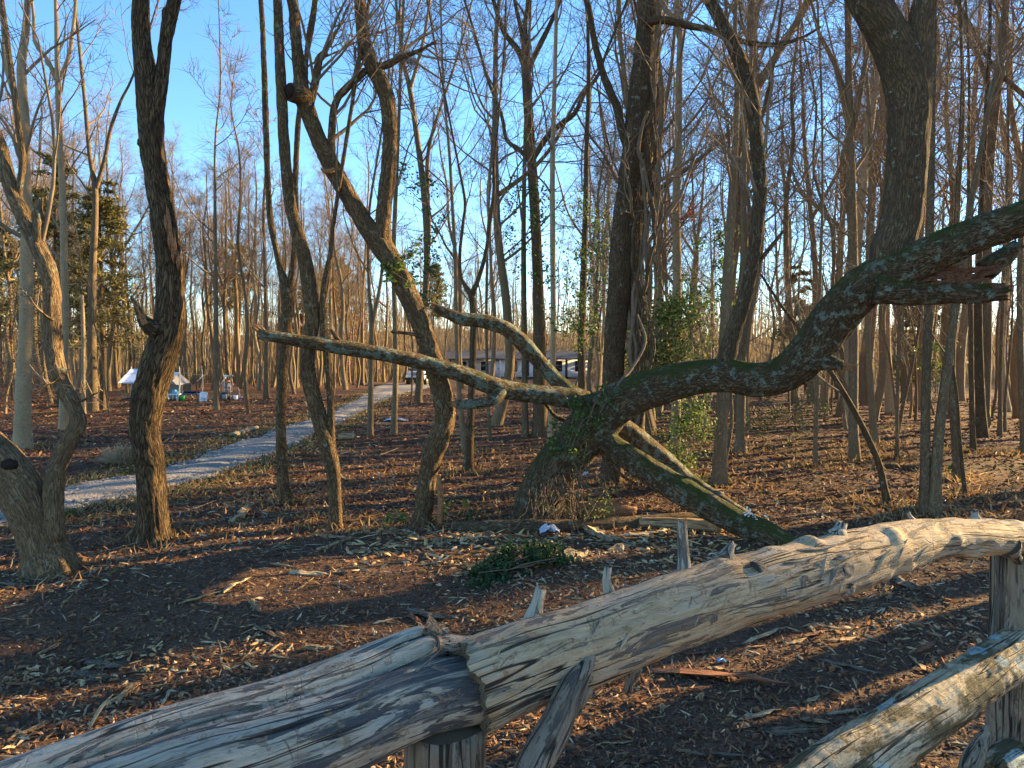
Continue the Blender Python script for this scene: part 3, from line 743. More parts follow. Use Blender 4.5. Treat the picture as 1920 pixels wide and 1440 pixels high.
# --- the left furrowed oak
oak, YO = traced_tree('oak_tree', 'dark deeply furrowed oak with forked top beside the gravel drive', M_OAK,
    [[(289, 1012, 82), (288, 960, 70), (284, 900, 70), (278, 850, 74), (272, 805, 78), (278, 750, 84), (294, 690, 86), (310, 640, 82), (319, 590, 74), (320, 540, 68), (316, 480, 64), (304, 400, 60), (292, 320, 58), (284, 270, 60), (282, 210, 62), (276, 150, 58), (268, 100, 46), (264, 50, 42), (265, 0, 40)],
     [(288, 285, 18), (291, 235, 28), (296, 190, 32), (304, 140, 27), (309, 90, 26), (318, 30, 31), (328, -10, 28)]],
    sides=64, step=.03, lump=.07, ridge=.010, seed=1, ws=[.69, .8], flare=.3, n1=7, lo=.72, L1=2.8, twig=.004, m3=5)
# broken branch with orange tear, burr, long scar
p = [PY(300, 622, YO - .1), PY(280, 612, YO - .12), PY(268, 600, YO - .14), PY(258, 580, YO - .15), PY(248, 560, YO - .16)]
limb(oak, M_OAK, p, [.11, .09, .055, .03, .01], seed=5, ragged=(0, .05), lump=.2)
broken_end(oak, PY(270, 600, YO - .19), PY(252, 562, YO - .16) - PY(270, 600, YO - .19), .05, M_HEART, 8, .22, 3)
rk = np.random.default_rng(71); mb = MB()
for k in range(16):
    f = rk.random(); x = 310 + 24 * f + rk.normal() * 4; y = 400 + 95 * f; l = 10 + 22 * rk.random()
    q = [PY(x + dx_, y + dy_, YO - .15 + .05 * abs(f - .4) + ex) for dx_, dy_, ex in ((-2, -l, .03), (0, -l * .3, 0), (1.5, l * .4, -.012), (3, l, .035))]
    tube(mb, q, [.003, .014, .016, .003], 6, .03, .4, seed=k)
mb.obj('torn_scar', M_HEART, oak, smooth=False)
mb = MB(); tube(mb, [PY(278, 262, YO), PY(266, 268, YO - .02), PY(259, 273, YO - .03)], [.07, .055, .02], 12, .02, .25, seed=16); mb.obj('burr', M_OAK, oak)

# --- hollow stump tree at the left edge
YS = G(88, 1072)[1]
st, _ = traced_tree('hollow_stump_tree', 'broad leaning trunk with dark rotted hollow at the left edge of the clearing', M_STUMP,
    [[(92, 1078, 128), (80, 1030, 104), (66, 985, 100), (44, 935, 112), (18, 885, 104), (-22, 835, 84), (-75, 780, 76), (-130, 700, 70), (-175, 560, 60)]],
    sides=52, step=.03, lump=.10, ridge=.008, seed=21, flare=.15, ws=.70, up=7, n1=6, lo=.65, L1=2.4, twig=.004, Y=YS)
pts, rad = trace([(100, 1010, 58), (100, 960, 52), (102, 905, 48), (112, 862, 46), (132, 822, 42), (146, 790, 40), (134, 755, 40), (112, 710, 42), (101, 660, 44), (98, 600, 42), (97, 545, 42), (88, 500, 42), (66, 450, 40), (44, 405, 38), (22, 355, 34), (4, 290, 30), (-6, 255, 28)], YS)
rad = [v * .70 for v in rad]; pts, rad = extend(pts, rad, 5, .015, seed=22)
(pa, ra), _o = limb(st, M_STUMP, pts, rad, 'limb', 40, .03, .08, .006, 23)
mb = MB(); crown(mb, np.random.default_rng(24), pa, ra, 10, .3, 1.8, m2=4, m3=4, twig=.0035, rel=.25); mb.obj('twigs', M_TWIG, st)
pts, rad = trace([(70, 475, 12), (70, 430, 15), (70, 402, 19), (73, 386, 12)], YS, [-.02, -.05, -.06, -.06]); limb(st, M_STUMP, pts, rad, 'broken_stub', 14, .02, .3, 0, 26, (0, .08))
pts, rad = trace([(38, 420, 13), (36, 360, 12), (42, 310, 12), (38, 260, 11)], YS); pts, rad = extend(pts, rad, 4, .01, seed=28); limb(st, M_STUMP, pts, rad, 'limb', 12, .04, .08, 0, 29)
pts, rad = trace([(30, 872, 18), (16, 872, 26), (2, 866, 18)], YS, [-.08, -.12, -.09]); limb(st, M_HOLLOW, pts, rad, 'hollow', 14, .02, .25, 0, 25)
for k, (a, b, c) in enumerate((((112, 705), (85, 722), (64, 738)), ((140, 752), (170, 742), (192, 733)), ((100, 600), (70, 575), (38, 540)))):
    pts, rad = trace([(a[0], a[1], 6), ((a[0] + b[0]) / 2, (a[1] + b[1]) / 2 + 4, 4.5), (b[0], b[1], 3.5), (c[0], c[1], 2)], YS, [-.05, -.1, -.15, -.2]); (pq, rq), _o = limb(st, M_BARK, pts, rad, 'dead_twig', 7, .03, .15, 0, 60 + k)
    mb = MB(); crown(mb, np.random.default_rng(k), pq, rq, 4, .3, .25, m2=2, m3=2, twig=.0018, rel=.6, twl=.25); mb.obj('twigs', M_TWIG, st)

# --- two slim trees behind the broken limb
t3, Y3 = traced_tree('slim_tree', 'slim crooked brown tree crossed by the broken lichen limb, trunk pale at its foot', M_BARK,
    [[(629, 992, 32), (628, 930, 29), (622, 870, 34), (606, 810, 38), (592, 760, 36), (578, 700, 36), (578, 650, 34), (585, 600, 34), (580, 540, 34), (570, 480, 32), (556, 430, 30), (544, 380, 27), (535, 300, 25), (529, 200, 24), (524, 100, 22), (520, 0, 20)],
     [(622, 860, 20), (621, 800, 17), (619, 730, 16), (612, 660, 17), (606, 600, 16), (606, 540, 11), (620, 470, 9), (628, 400, 8)]],
    sides=36, step=.04, lump=.08, ridge=.005, seed=31, ws=[.78, .8], n1=9, lo=.66, L1=2.4, twig=.004)
t4, Y4 = traced_tree('slim_tree', 'slim straight grey tree with twin stems at the edge of the drive', M_BARK,
    [[(533, 945, 30), (530, 900, 25), (527, 800, 22), (529, 700, 23), (537, 600, 26), (539, 555, 28), (525, 500, 14), (508, 420, 13), (502, 340, 12), (498, 220, 13), (494, 100, 11), (489, 0, 10)],
     [(539, 560, 20), (549, 505, 14), (554, 420, 13), (554, 330, 12), (560, 220, 11), (574, 110, 9), (590, 20, 8)]],
    sides=26, step=.05, lump=.07, ridge=.004, seed=35, ws=.84, n1=12, lo=.5, L1=2.2, twig=.0045)
# --- the crooked tree with the sawn hollow branch
YC = G(790, 987)[1]
t5, _ = traced_tree('crooked_tree', 'crooked twisted trunk that forks high with a black sawn-off hollow stub', M_BARK,
    [[(789, 988, 46), (796, 940, 44), (803, 890, 46), (812, 850, 54), (828, 810, 56), (834, 775, 52), (828, 735, 50), (816, 690, 50), (800, 640, 48), (782, 590, 50), (762, 545, 52), (740, 500, 52), (716, 462, 56), (688, 425, 46), (655, 370, 44), (625, 318, 44), (598, 262, 40), (578, 212, 40), (566, 178, 42), (562, 140, 30), (557, 90, 27), (552, 40, 26), (548, 0, 25)],
     [(722, 475, 40), (718, 440, 34), (720, 390, 32), (727, 330, 32), (731, 260, 30), (728, 200, 32), (716, 160, 34), (698, 125, 32), (684, 85, 28), (678, 40, 26), (675, 0, 25)],
     [(630, 325, 14), (622, 285, 16), (623, 235, 15), (630, 190, 15), (650, 165, 15), (682, 136, 14)],
     [(700, 128, 14), (725, 122, 15), (755, 106, 12), (785, 95, 9), (810, 82, 5)],
     [(582, 195, 16), (592, 150, 17), (598, 112, 16), (603, 104, 14)],
     [(578, 190, 10), (572, 140, 11), (580, 60, 9), (590, 0, 8)]],
    sides=48, step=.03, lump=.09, ridge=.008, seed=41, ws=[.72, .85, .8, .8, .8, .8], Y=YC, n1=10, lo=.70, L1=2.2, twig=.0042, ext=[True, True, False, False, False, True])
pts, rad = trace([(572, 182, 36), (556, 176, 36), (543, 172, 33)], YC, [0, -.12, -.20]); limb(t5, M_BARK, pts, rad, 'sawn_stub', 20, .02, .06, 0, 48)
pts, rad = trace([(544, 172, 26), (541, 171.5, 25)], YC, [-.195, -.212]); limb(t5, M_HOLLOW, pts, rad, 'hollow', 16, .01, .06, 0, 49)
pts, rad = trace([(824, 985, 10), (826, 930, 12), (822, 890, 8)], YC, [-.12, -.13, -.12]); limb(t5, M_HEART, pts, rad, 'bark_sliver', 8, .04, .2, 0, 50)
pts, rad = trace([(626, 318, 8), (612, 322, 9), (602, 316, 4)], YC, [-.12, -.15, -.16]); limb(t5, M_HEART, pts, rad, 'torn_scar', 8, .02, .3, 0, 51)
pts, rad = trace([(790, 632, 8), (770, 626, 6), (733, 622, 5)], YC, [-.1, -.2, -.25]); limb(t5, M_BARK, pts, rad, 'dead_twig', 8, .04, .15, 0, 52)

# --- the tall vine-hung tree behind the arching trunk
YV = 11.6
t6, _ = traced_tree('vine_hung_tree', 'tall dark trunk strung with thick woody vines behind the arching trunk', M_DARKBARK,
    [[(1150, 850, 66), (1150, 760, 60), (1152, 650, 62), (1160, 550, 66), (1168, 450, 72), (1178, 360, 70), (1188, 280, 66), (1198, 190, 64), (1206, 110, 58), (1212, 40, 52), (1216, 0, 50)],
     [(1196, 850, 30), (1198, 740, 28), (1196, 640, 28), (1190, 540, 32), (1190, 440, 36), (1196, 350, 38), (1208, 280, 40), (1222, 215, 34), (1226, 170, 24)],
     [(1190, 330, 12), (1178, 285, 15), (1166, 245, 16), (1156, 200, 17), (1135, 150, 16), (1115, 80, 14), (1100, 0, 12)]],
    sides=40, step=.06, lump=.08, ridge=.010, seed=71, ws=[.62, .75, .8], Y=YV, n1=10, lo=.62, L1=3.2, twig=.0055, ext=[True, False, True])
rv = np.random.default_rng(77)
for k in range(15):                                        # vines climbing it
    x0 = 1172 + 30 * rv.random(); pts, rad = [], []
    y = 845 - 40 * rv.random(); x = x0; ph = rv.random() * 6
    ytop = 120 + 300 * rv.random()
    while y > ytop:
        pts.append(PY(x + 9 * math.sin(y * .02 + ph), y, YV - .33 - .05 * rv.random())); rad.append((.008 + .022 * (k < 5)) * (.75 + .4 * rv.random()))
        y -= 26; x += (3 + 5 * rv.normal()) * .8 + (1180 + (700 - y) * .035 - x) * .06
    if len(pts) > 3: limb(t6, M_VINE if k % 2 else M_DARKBARK, pts, rad, 'vine', 7, .06, .15, 0, 90 + k)
pts, rad = trace([(1212, 40, 16), (1250, 38, 14), (1290, 48, 13), (1340, 58, 11), (1395, 78, 10), (1450, 84, 9), (1500, 72, 6), (1540, 50, 4)], YV - .2)
(pa, ra), _o = limb(t6, M_DARKBARK, pts, rad, 'limb', 12, .05, .08, 0, 110)
mb = MB(); crown(mb, np.random.default_rng(111), pa, ra, 10, .2, 1.3, m2=4, m3=4, twig=.004); mb.obj('twigs', M_TWIG, t6)

# --- the great arching, half fallen tree
YA = G(1005, 965)[1]
M_HEARTD = plain('dark_heartwood', (.12, .055, .03), .9, nscale=50, namt=.7, spec=.2)
arch = thing('arching_tree', 'massive mossy half-fallen tree arching over the clearing with lichen and torn limbs', 'tree', (G(1005, 965)))
def T7(lst):            # [(x, y, w, depth offset)]
    pts = [PY(x, y, YA + d) for x, y, w, d in lst]; rad = [w / 2 * .80 * (YA + d) / FPX for x, y, w, d in lst]; return pts, rad
pts, rad = T7([(1000, 1000, 112, 0), (1006, 950, 104, 0), (1020, 912, 102, -.05), (1046, 872, 104, -.1), (1080, 834, 108, -.15), (1112, 796, 114, -.2), (1150, 762, 100, -.3), (1195, 738, 90, -.42), (1245, 722, 86, -.55), (1300, 708, 80, -.7), (1360, 704, 78, -.9), (1420, 712, 78, -1.1), (1475, 698, 84, -1.3), (1520, 658, 92, -1.5), (1560, 602, 98, -1.7), (1605, 552, 98, -1.9), (1655, 518, 98, -2.1), (1710, 496, 94, -2.3), (1770, 466, 84, -2.5), (1840, 436, 80, -2.7), (1920, 408, 78, -2.9), (2010, 370, 70, -3.1), (2110, 310, 62, -3.3)])
pts, rad = extend(pts, rad, 4, .03, lean=(.1, 0), seed=120)
(pa, ra), _o = limb(arch, M_MOSSY, pts, rad, 'trunk', 84, .03, .05, .008, 121)
mbc = MB(); crown(mbc, np.random.default_rng(122), pa, ra, 9, .8, 2.0, m2=4, m3=4, twig=.004)
# upright fork on the arch
pts, rad = T7([(1668, 520, 70, -2.12), (1672, 470, 92, -2.12), (1688, 420, 86, -2.12), (1698, 340, 84, -2.12), (1703, 260, 86, -2.12), (1704, 190, 92, -2.12), (1690, 120, 92, -2.12), (1662, 60, 84, -2.12), (1628, 0, 82, -2.12), (1600, -50, 76, -2.12)])
pts, rad = extend(pts, rad, 6, .05, lean=(-.06, 0), seed=123)
(pb, rb), _o = limb(arch, M_MOSSY if False else M_DARKBARK, pts, rad, 'upright_limb', 64, .03, .04, .009, 124)
crown(mbc, np.random.default_rng(125), pb, rb, 12, .62, 3.0, m2=5, m3=4, twig=.005)
pts, rad = T7([(1712, 200, 60, -2.12), (1718, 140, 62, -2.12), (1722, 80, 54, -2.12), (1730, 20, 50, -2.12), (1740, -40, 46, -2.12)])
pts, rad = extend(pts, rad, 5, .04, seed=126)
(pb, rb), _o = limb(arch, M_DARKBARK, pts, rad, 'limb', 48, .03, .04, .008, 127)
crown(mbc, np.random.default_rng(128), pb, rb, 8, .5, 2.6, m2=5, m3=4, twig=.005)
# torn lower limb at the right
pts, rad = T7([(1640, 540, 70, -2.2), (1720, 548, 62, -2.3), (1790, 548, 50, -2.4), (1840, 550, 44, -2.45), (1872, 548, 38, -2.5)])
limb(arch, M_MOSSY, pts, rad, 'torn_limb', 34, .03, .10, .006, 129, (0, .07))
rk = np.random.default_rng(73); mb = MB()
for k in range(26):
    f = rk.random(); x = 1745 + 105 * f; y = 522 - 8 * f + rk.normal() * 6; l = 18 + 34 * rk.random()
    q = [PY(x + dx_, y + dy_ + rk.normal() * 1.5, YA - 2.44 + ex) for dx_, dy_, ex in ((-l * .6, 3, .05), (-l * .1, 0, 0), (l * .4, -3, -.012), (l, -9, .02))]
    tube(mb, q, [.006, .022, .018, .003], 6, .04, .4, seed=k)
mb.obj('torn_scar', M_HEARTD, arch, smooth=False)
broken_end(arch, PY(1868, 548, YA - 2.5), (1, 0, 0), .09, M_HEARTD, 12, .12, 14)
pts, rad = T7([(1850, 505, 52, -2.1), (1885, 480, 44, -2.15), (1905, 462, 26, -2.2)]); limb(arch, M_LICHEN, pts, rad, 'torn_limb', 20, .03, .12, 0, 131, (.05, .05))
# stub with torn red end
pts, rad = T7([(1520, 678, 46, -1.6), (1555, 680, 36, -1.68), (1580, 686, 22, -1.72)]); limb(arch, M_MOSSY, pts, rad, 'branch_stub', 20, .02, .12, .004, 132)
broken_end(arch, PY(1580, 687, YA - 1.72), (1, -.1, .05), .055, M_HEART, 9, .15, 8)
# upright stem from the arch's middle
pts, rad = T7([(1352, 712, 54, -.9), (1362, 672, 46, -.92), (1376, 620, 40, -.92), (1396, 560, 33, -.92), (1410, 500, 31, -.92), (1420, 420, 31, -.92), (1425, 340, 32, -.92), (1418, 260, 32, -.92), (1410, 190, 34, -.92), (1390, 120, 34, -.92), (1362, 60, 30, -.92), (1336, 10, 28, -.92), (1326, -8, 26, -.92)])
(pb, rb), _o = limb(arch, M_DARKBARK, pts, [v * .92 for v in rad], 'upright_limb', 36, .03, .06, .006, 133, (0, .12))
broken_end(arch, PY(1328, -2, YA - .92), (-.3, 0, 1), .09, M_HEART, 8, .25, 9)
crown(mbc, np.random.default_rng(134), pb, rb, 8, .35, 1.5, m2=4, m3=4, twig=.004, rel=.25)
pts, rad = T7([(1424, 400, 16, -.92), (1432, 372, 14, -.95), (1436, 352, 7, -.97)]); limb(arch, M_BARK, pts, rad, 'branch_stub', 9, .03, .1, 0, 135)
pts, rad = T7([(1422, 492, 10, -.92), (1446, 462, 10, -.95), (1470, 432, 6, -.97)]); limb(arch, M_BARK, pts, rad, 'branch_stub', 9, .03, .1, 0, 136)
# propping limbs that reach the ground
g1 = G(1445, 1016); 
pts, rad = T7([(1128, 812, 60, -.25), (1150, 838, 56, -.35), (1200, 872, 60, -.5), (1260, 910, 64, -.7), (1320, 945, 64, -.9), (1380, 978, 60, -1.1)])
pts += [g1 + [0, 0, .06], g1 + [.35, -.2, -.18]]; rad += [.135, .12]
limb(arch, M_MOSSY, pts, rad, 'propping_limb', 44, .03, .06, .006, 137)
pts, rad = T7([(1150, 790, 50, .25), (1190, 820, 50, .35), (1250, 868, 46, .45), (1300, 910, 42, .5)]); g2 = G(1392, 968); pts += [g2, g2 + [.3, 0, -.2]]; rad += [.10, .09]
limb(arch, M_LICHEN, pts, rad, 'propping_limb', 30, .04, .08, .004, 138)
# broken limbs to the left
pts, rad = T7([(1110, 760, 60, -.15), (1078, 748, 50, -.3), (1030, 742, 44, -.45), (970, 734, 42, -.6), (920, 722, 42, -.75), (880, 706, 40, -.85), (830, 690, 36, -1.0), (760, 672, 33, -1.15), (690, 659, 33, -1.3), (630, 650, 34, -1.42), (570, 640, 30, -1.55), (520, 632, 26, -1.65), (494, 628, 22, -1.7)])
limb(arch, M_LICHEN, pts, rad, 'broken_limb', 36, .03, .09, .005, 139, (0, .06))
broken_end(arch, PY(498, 628, YA - 1.7), PY(480, 612, YA - 1.72) - PY(498, 628, YA - 1.7), .06, M_HEART, 7, .14, 10)
pts, rad = T7([(645, 655, 16, -1.4), (632, 634, 13, -1.42), (620, 618, 8, -1.44)]); limb(arch, M_DARKBARK, pts, rad, 'branch_stub', 10, .02, .15, 0, 140)
pts, rad = T7([(945, 728, 22, -.72), (930, 748, 24, -.85), (890, 757, 23, -.95), (855, 758, 22, -1.0)]); limb(arch, M_LICHEN, pts, rad, 'branch_stub', 20, .03, .08, .003, 141)
broken_end(arch, PY(855, 758, YA - 1.0), (-1, 0, 0), .055, M_HEART, 7, .08, 11)
pts, rad = T7([(1095, 752, 46, -.1), (1060, 728, 36, -.15), (1022, 690, 34, -.2), (985, 648, 38, -.3), (950, 618, 34, -.4), (905, 602, 32, -.5), (865, 598, 28, -.6), (835, 586, 24, -.65), (822, 580, 18, -.68)])
limb(arch, M_LICHEN, pts, rad, 'broken_limb', 32, .03, .09, .005, 142, (0, .06))
broken_end(arch, PY(824, 580, YA - .68), (-1, -.05, .3), .05, M_HEART, 8, .14, 12)
# vine looping over the fork and dead sticks under it
pts, rad = T7([(1112, 750, 9, -.45), (1128, 756, 10, -.5), (1150, 738, 9, -.5), (1166, 712, 8, -.45), (1185, 690, 7, -.3), (1210, 640, 6, -.1), (1195, 590, 5, 0)]); limb(arch, M_VINE, pts, rad, 'vine', 9, .03, .15, 0, 143)
pts, rad = T7([(1112, 834, 9, .1), (1140, 860, 9, .1), (1165, 890, 8, .1), (1188, 905, 7, .1)]); limb(arch, M_LICHEN, pts, rad, 'dead_branch', 9, .04, .15, 0, 144)
pts, rad = T7([(1020, 752, 9, -.1), (1040, 778, 10, .1), (1075, 795, 9, .15)]); limb(arch, M_LICHEN, pts, rad, 'dead_branch', 9, .04, .15, 0, 145)
mbc.obj('twigs', M_TWIG, arch)
M_BROWNVINE = plain('brown_vine', (.13, .085, .05), .9, nscale=9, namt=.4, spec=.2)
# hairy vines over its foot
rv = np.random.default_rng(150); mb = MB(); N_ = 85
ax = np.stack([PY(1004 + 75 * t, 955 - 90 * t, YA - .5 - .1 * t) for t in rv.random(N_)])
st_ = ax + rv.normal(size=(N_, 3)) * [.17, .08, .18]
d_ = np.stack([rv.normal(size=N_) * .4 + .05, -.2 - .3 * rv.random(N_), .2 * rv.normal(size=N_) - .5], -1)
pv = shoot(rv, st_, d_, .5 + .7 * rv.random(N_), 8, .32, -.16)
pv[..., 2] = np.maximum(pv[..., 2], hground(pv[..., 0], pv[..., 1]) + .01)
batch_tubes(mb, pv, np.full((N_, 8), .004) * (.6 + rv.random((N_, 1))), 4)
mb.obj('hanging_vines', M_BROWNVINE, arch, kind='stuff')
# white bracket fungus on the propping limb
rv = np.random.default_rng(151); mb = MB()
for k in range(60):
    t = rv.random(); c = PY(1398 + 50 * t, 958 + 38 * t, YA - 1.22 - .14 * t) + rv.normal(size=3) * [.03, .03, .022]
    box(mb, c, (.03 * (.5 + rv.random()), .02, .008), rotz(rv.random() * 6) @ np.array(Euler((rv.normal() * .4, rv.normal() * .4, 0)).to_matrix()), .6, .75)
mb.obj('white_fungus', plain('white_fungus', (.75, .72, .68), .8), arch, kind='stuff')

# ------------------------------------------------------------------ traced trees of the middle distance
MID = [
 ('pale straight grey trunk standing behind the hollow stump tree', M_PALE, [[(42, 842, 42), (42, 800, 37), (44, 720, 34), (48, 640, 31), (50, 500, 28), (49, 380, 25), (45, 290, 24), (46, 230, 22), (40, 130, 20), (48, 60, 17), (52, 0, 14)], [(46, 250, 14), (30, 190, 11), (10, 120, 9), (4, 40, 7)]], 8),
 ('grey tree with spreading fork between the pale trunk and the oak', M_PALE, [[(118, 806, 21), (120, 700, 17), (122, 600, 16), (120, 480, 16), (118, 380, 15), (112, 260, 13), (108, 150, 12)], [(108, 155, 9), (88, 110, 9), (66, 80, 8), (62, 20, 6)], [(108, 155, 10), (128, 110, 9), (136, 60, 8), (142, 0, 6)]], 7),
 ('tall forked grey tree in front of the dark cedar', M_FOREST, [[(174, 772, 25), (173, 700, 22), (172, 620, 20), (174, 500, 17), (178, 420, 14), (178, 350, 13), (168, 290, 10), (160, 200, 9), (150, 100, 7), (140, 0, 6)], [(178, 360, 10), (196, 300, 9), (208, 240, 8), (226, 190, 6), (246, 150, 5)]], 9),
 ('barkless pale snag standing beside the forked grey tree', M_PALE, [[(157, 776, 10), (156, 700, 9), (156, 620, 9), (154, 555, 7)]], 0),
 ('slender grey trunk beside the leaning white board in the camp', M_FOREST, [[(407, 768, 15), (405, 700, 12), (405, 600, 11), (404, 480, 9), (403, 360, 7), (404, 260, 5)]], 9),
 ('slender trunk standing alone right of the camp bins', M_FOREST, [[(499, 747, 15), (499, 690, 11), (499, 600, 10), (497, 500, 9), (494, 400, 7)]], 8),
 ('slim pale sapling with twin stems beside the drive bend', M_FOREST, [[(694, 816, 16), (695, 740, 13), (696, 660, 12), (697, 610, 12), (692, 540, 8), (690, 460, 7), (694, 380, 6)], [(697, 615, 9), (708, 560, 8), (716, 510, 7), (720, 440, 6)]], 7),
 ('slim upright trunk just right of the drive bend', M_FOREST, [[(738, 816, 17), (741, 740, 14), (742, 660, 13), (740, 580, 12), (738, 480, 11), (742, 360, 10), (748, 220, 8), (752, 100, 7)]], 9),
 ('ivy-clad tree with a dark twig clump in its fork', M_FOREST, [[(784, 757, 19), (788, 690, 17), (794, 600, 16), (800, 510, 15), (799, 420, 15), (790, 320, 14), (778, 230, 13), (768, 165, 12)], [(768, 170, 9), (757, 115, 8), (748, 50, 7), (742, 0, 6)], [(768, 170, 9), (784, 115, 8), (797, 60, 7), (806, 0, 6)], [(800, 520, 11), (804, 420, 10), (801, 320, 10), (808, 260, 8), (830, 190, 6), (850, 130, 5)]], 8),
 ('grey tree forking low into a V before the white house', M_DARKBARK, [[(877, 885, 30), (880, 830, 24), (884, 740, 20), (887, 650, 19), (887, 580, 19), (883, 552, 18), (866, 525, 10), (862, 480, 9), (868, 420, 9), (872, 380, 8), (862, 320, 7), (850, 260, 6)], [(884, 556, 14), (898, 520, 10), (912, 470, 9), (918, 420, 9), (926, 360, 8), (926, 300, 7), (932, 250, 5)]], 8),
 ('slightly leaning thin trunk right of the crooked tree', M_FOREST, [[(872, 845, 16), (866, 790, 13), (860, 720, 11), (856, 620, 11), (854, 500, 10), (848, 380, 8), (842, 280, 7), (832, 170, 5)]], 8),
 ('thin sunlit sapling in front of the house corner', M_FOREST, [[(919, 822, 9), (916, 770, 8), (913, 680, 7), (912, 580, 7), (914, 460, 6), (917, 380, 5)]], 6),
 ('reddish-brown straight trunk left of the large dark double trunk', M_FOREST, [[(985, 818, 17), (984, 740, 15), (983, 640, 14), (982, 520, 13), (982, 400, 11), (985, 250, 9), (990, 120, 7)]], 8),
 ('large dark trunk crowned with upswept limbs before the house', M_DARKBARK, [[(1014, 818, 46), (1013, 760, 40), (1012, 680, 37), (1010, 580, 32), (1007, 480, 29), (1002, 380, 28), (996, 290, 27), (990, 200, 26), (986, 115, 26), (984, 50, 15), (990, 0, 12)], [(988, 140, 14), (972, 95, 13), (945, 60, 11), (925, 0, 9)], [(990, 130, 13), (1012, 85, 12), (1034, 40, 10), (1050, 0, 9)], [(998, 300, 14), (1022, 262, 13), (1052, 232, 12), (1078, 212, 11), (1096, 175, 10), (1122, 140, 8), (1140, 90, 6)], [(1000, 310, 10), (975, 282, 10), (950, 262, 9), (940, 215, 8), (915, 150, 7), (895, 80, 6)], [(986, 112, 11), (978, 60, 10), (965, 0, 8)]], 8),
 ('pale smooth trunk right behind the large dark trunk', M_PALE, [[(1031, 838, 16), (1034, 760, 14), (1037, 660, 14), (1037, 540, 13), (1036, 420, 13), (1036, 300, 12), (1040, 150, 10), (1044, 0, 8)]], 8),
 ('ivy-covered trunk left of the vine-hung tree', M_DARKBARK, [[(1094, 842, 26), (1092, 740, 23), (1090, 640, 21), (1094, 520, 19), (1098, 400, 16), (1100, 280, 13), (1104, 150, 11), (1102, 0, 9)]], 9),
 ('tall pale grey trunk right of the vine-hung tree', M_PALE, [[(1266, 884, 27), (1267, 800, 24), (1268, 700, 22), (1270, 600, 21), (1269, 480, 20), (1268, 380, 19), (1271, 280, 18), (1273, 160, 16), (1275, 60, 13), (1270, 0, 12)], [(1272, 70, 8), (1262, 30, 7), (1240, 0, 6)]], 9),
 ('shaggy-barked grey trunk behind the upright stem of the arch', M_FOREST, [[(1348, 908, 38), (1350, 850, 32), (1354, 760, 29), (1358, 660, 28), (1362, 560, 25), (1366, 470, 22), (1372, 380, 20), (1378, 280, 16), (1382, 170, 13), (1378, 60, 10)]], 9),
 ('broad brown trunk beside the shaggy trunk, hung with dry vines', M_FOREST, [[(1388, 852, 28), (1389, 790, 22), (1391, 700, 20), (1394, 600, 18), (1396, 480, 17), (1394, 360, 14), (1398, 240, 11)]], 8),
 ('thin sapling under the arch close to the leaning pole', M_FOREST, [[(1528, 878, 12), (1529, 820, 10), (1531, 740, 10), (1534, 640, 9), (1538, 500, 8), (1542, 380, 6)]], 7),
 ('stout grey trunk with divided top beyond the arch', M_FOREST, [[(1602, 864, 27), (1600, 800, 23), (1600, 700, 22), (1600, 580, 22), (1599, 460, 22), (1596, 360, 22), (1594, 280, 21), (1592, 220, 18)], [(1594, 240, 13), (1580, 180, 12), (1565, 120, 10), (1535, 60, 8), (1520, 0, 6)], [(1596, 260, 13), (1610, 190, 12), (1622, 120, 10), (1640, 40, 8)]], 9),
 ('vine-wound trunk catching a line of sun beyond the arch', M_FOREST, [[(1640, 838, 19), (1636, 780, 16), (1630, 690, 14), (1626, 590, 13), (1628, 460, 11), (1632, 330, 9)]], 8),
 ('very thin trunk with bright sunlit edge', M_FOREST, [[(1682, 862, 10), (1682, 800, 8), (1683, 720, 8), (1686, 620, 8), (1690, 500, 7), (1692, 380, 5)]], 7),
 ('straight mottled grey trunk of the close pair by the fence', M_FOREST, [[(1735, 968, 30), (1735, 900, 25), (1735, 800, 22), (1737, 700, 20), (1740, 600, 19), (1743, 480, 17), (1746, 340, 15), (1749, 180, 13), (1752, 0, 10)]], 10),
 ('right-leaning grey trunk of the close pair by the fence', M_FOREST, [[(1753, 970, 32), (1754, 910, 26), (1758, 840, 25), (1768, 750, 22), (1780, 660, 20), (1792, 570, 18), (1806, 470, 16), (1826, 350, 13), (1850, 220, 10), (1876, 80, 8)]], 10),
 ('grey trunk with ivy at its foot behind the close pair', M_FOREST, [[(1799, 902, 24), (1793, 850, 19), (1788, 780, 18), (1785, 700, 16), (1787, 600, 15), (1792, 480, 13), (1798, 350, 10), (1806, 200, 8)]], 9),
 ('bent thin dark sapling behind the close pair', M_DARKBARK, [[(1810, 932, 12), (1804, 870, 10), (1798, 800, 9), (1794, 740, 8), (1786, 680, 7), (1784, 600, 5)]], 4),
 ('dark straight trunk with a sunlit right edge right of the close pair', M_DARKBARK, [[(1825, 850, 17), (1823, 790, 14), (1821, 700, 13), (1820, 580, 12), (1818, 440, 10), (1816, 300, 8)]], 8),
 ('thick dark trunk deep in the wood beyond the fence post', M_DARKBARK, [[(1842, 822, 32), (1839, 770, 26), (1836, 690, 23), (1834, 590, 21), (1836, 470, 17), (1842, 340, 13)]], 8),
 ('thin trunk deep in the wood beyond the torn limb', M_FOREST, [[(1875, 818, 12), (1875, 760, 9), (1876, 680, 8), (1880, 580, 7), (1884, 440, 6)]], 7),
 ('grey trunk at the right edge of the wood', M_FOREST, [[(1922, 852, 18), (1918, 780, 15), (1914, 680, 14), (1912, 540, 13), (1916, 400, 11), (1922, 260, 9)]], 8),
]
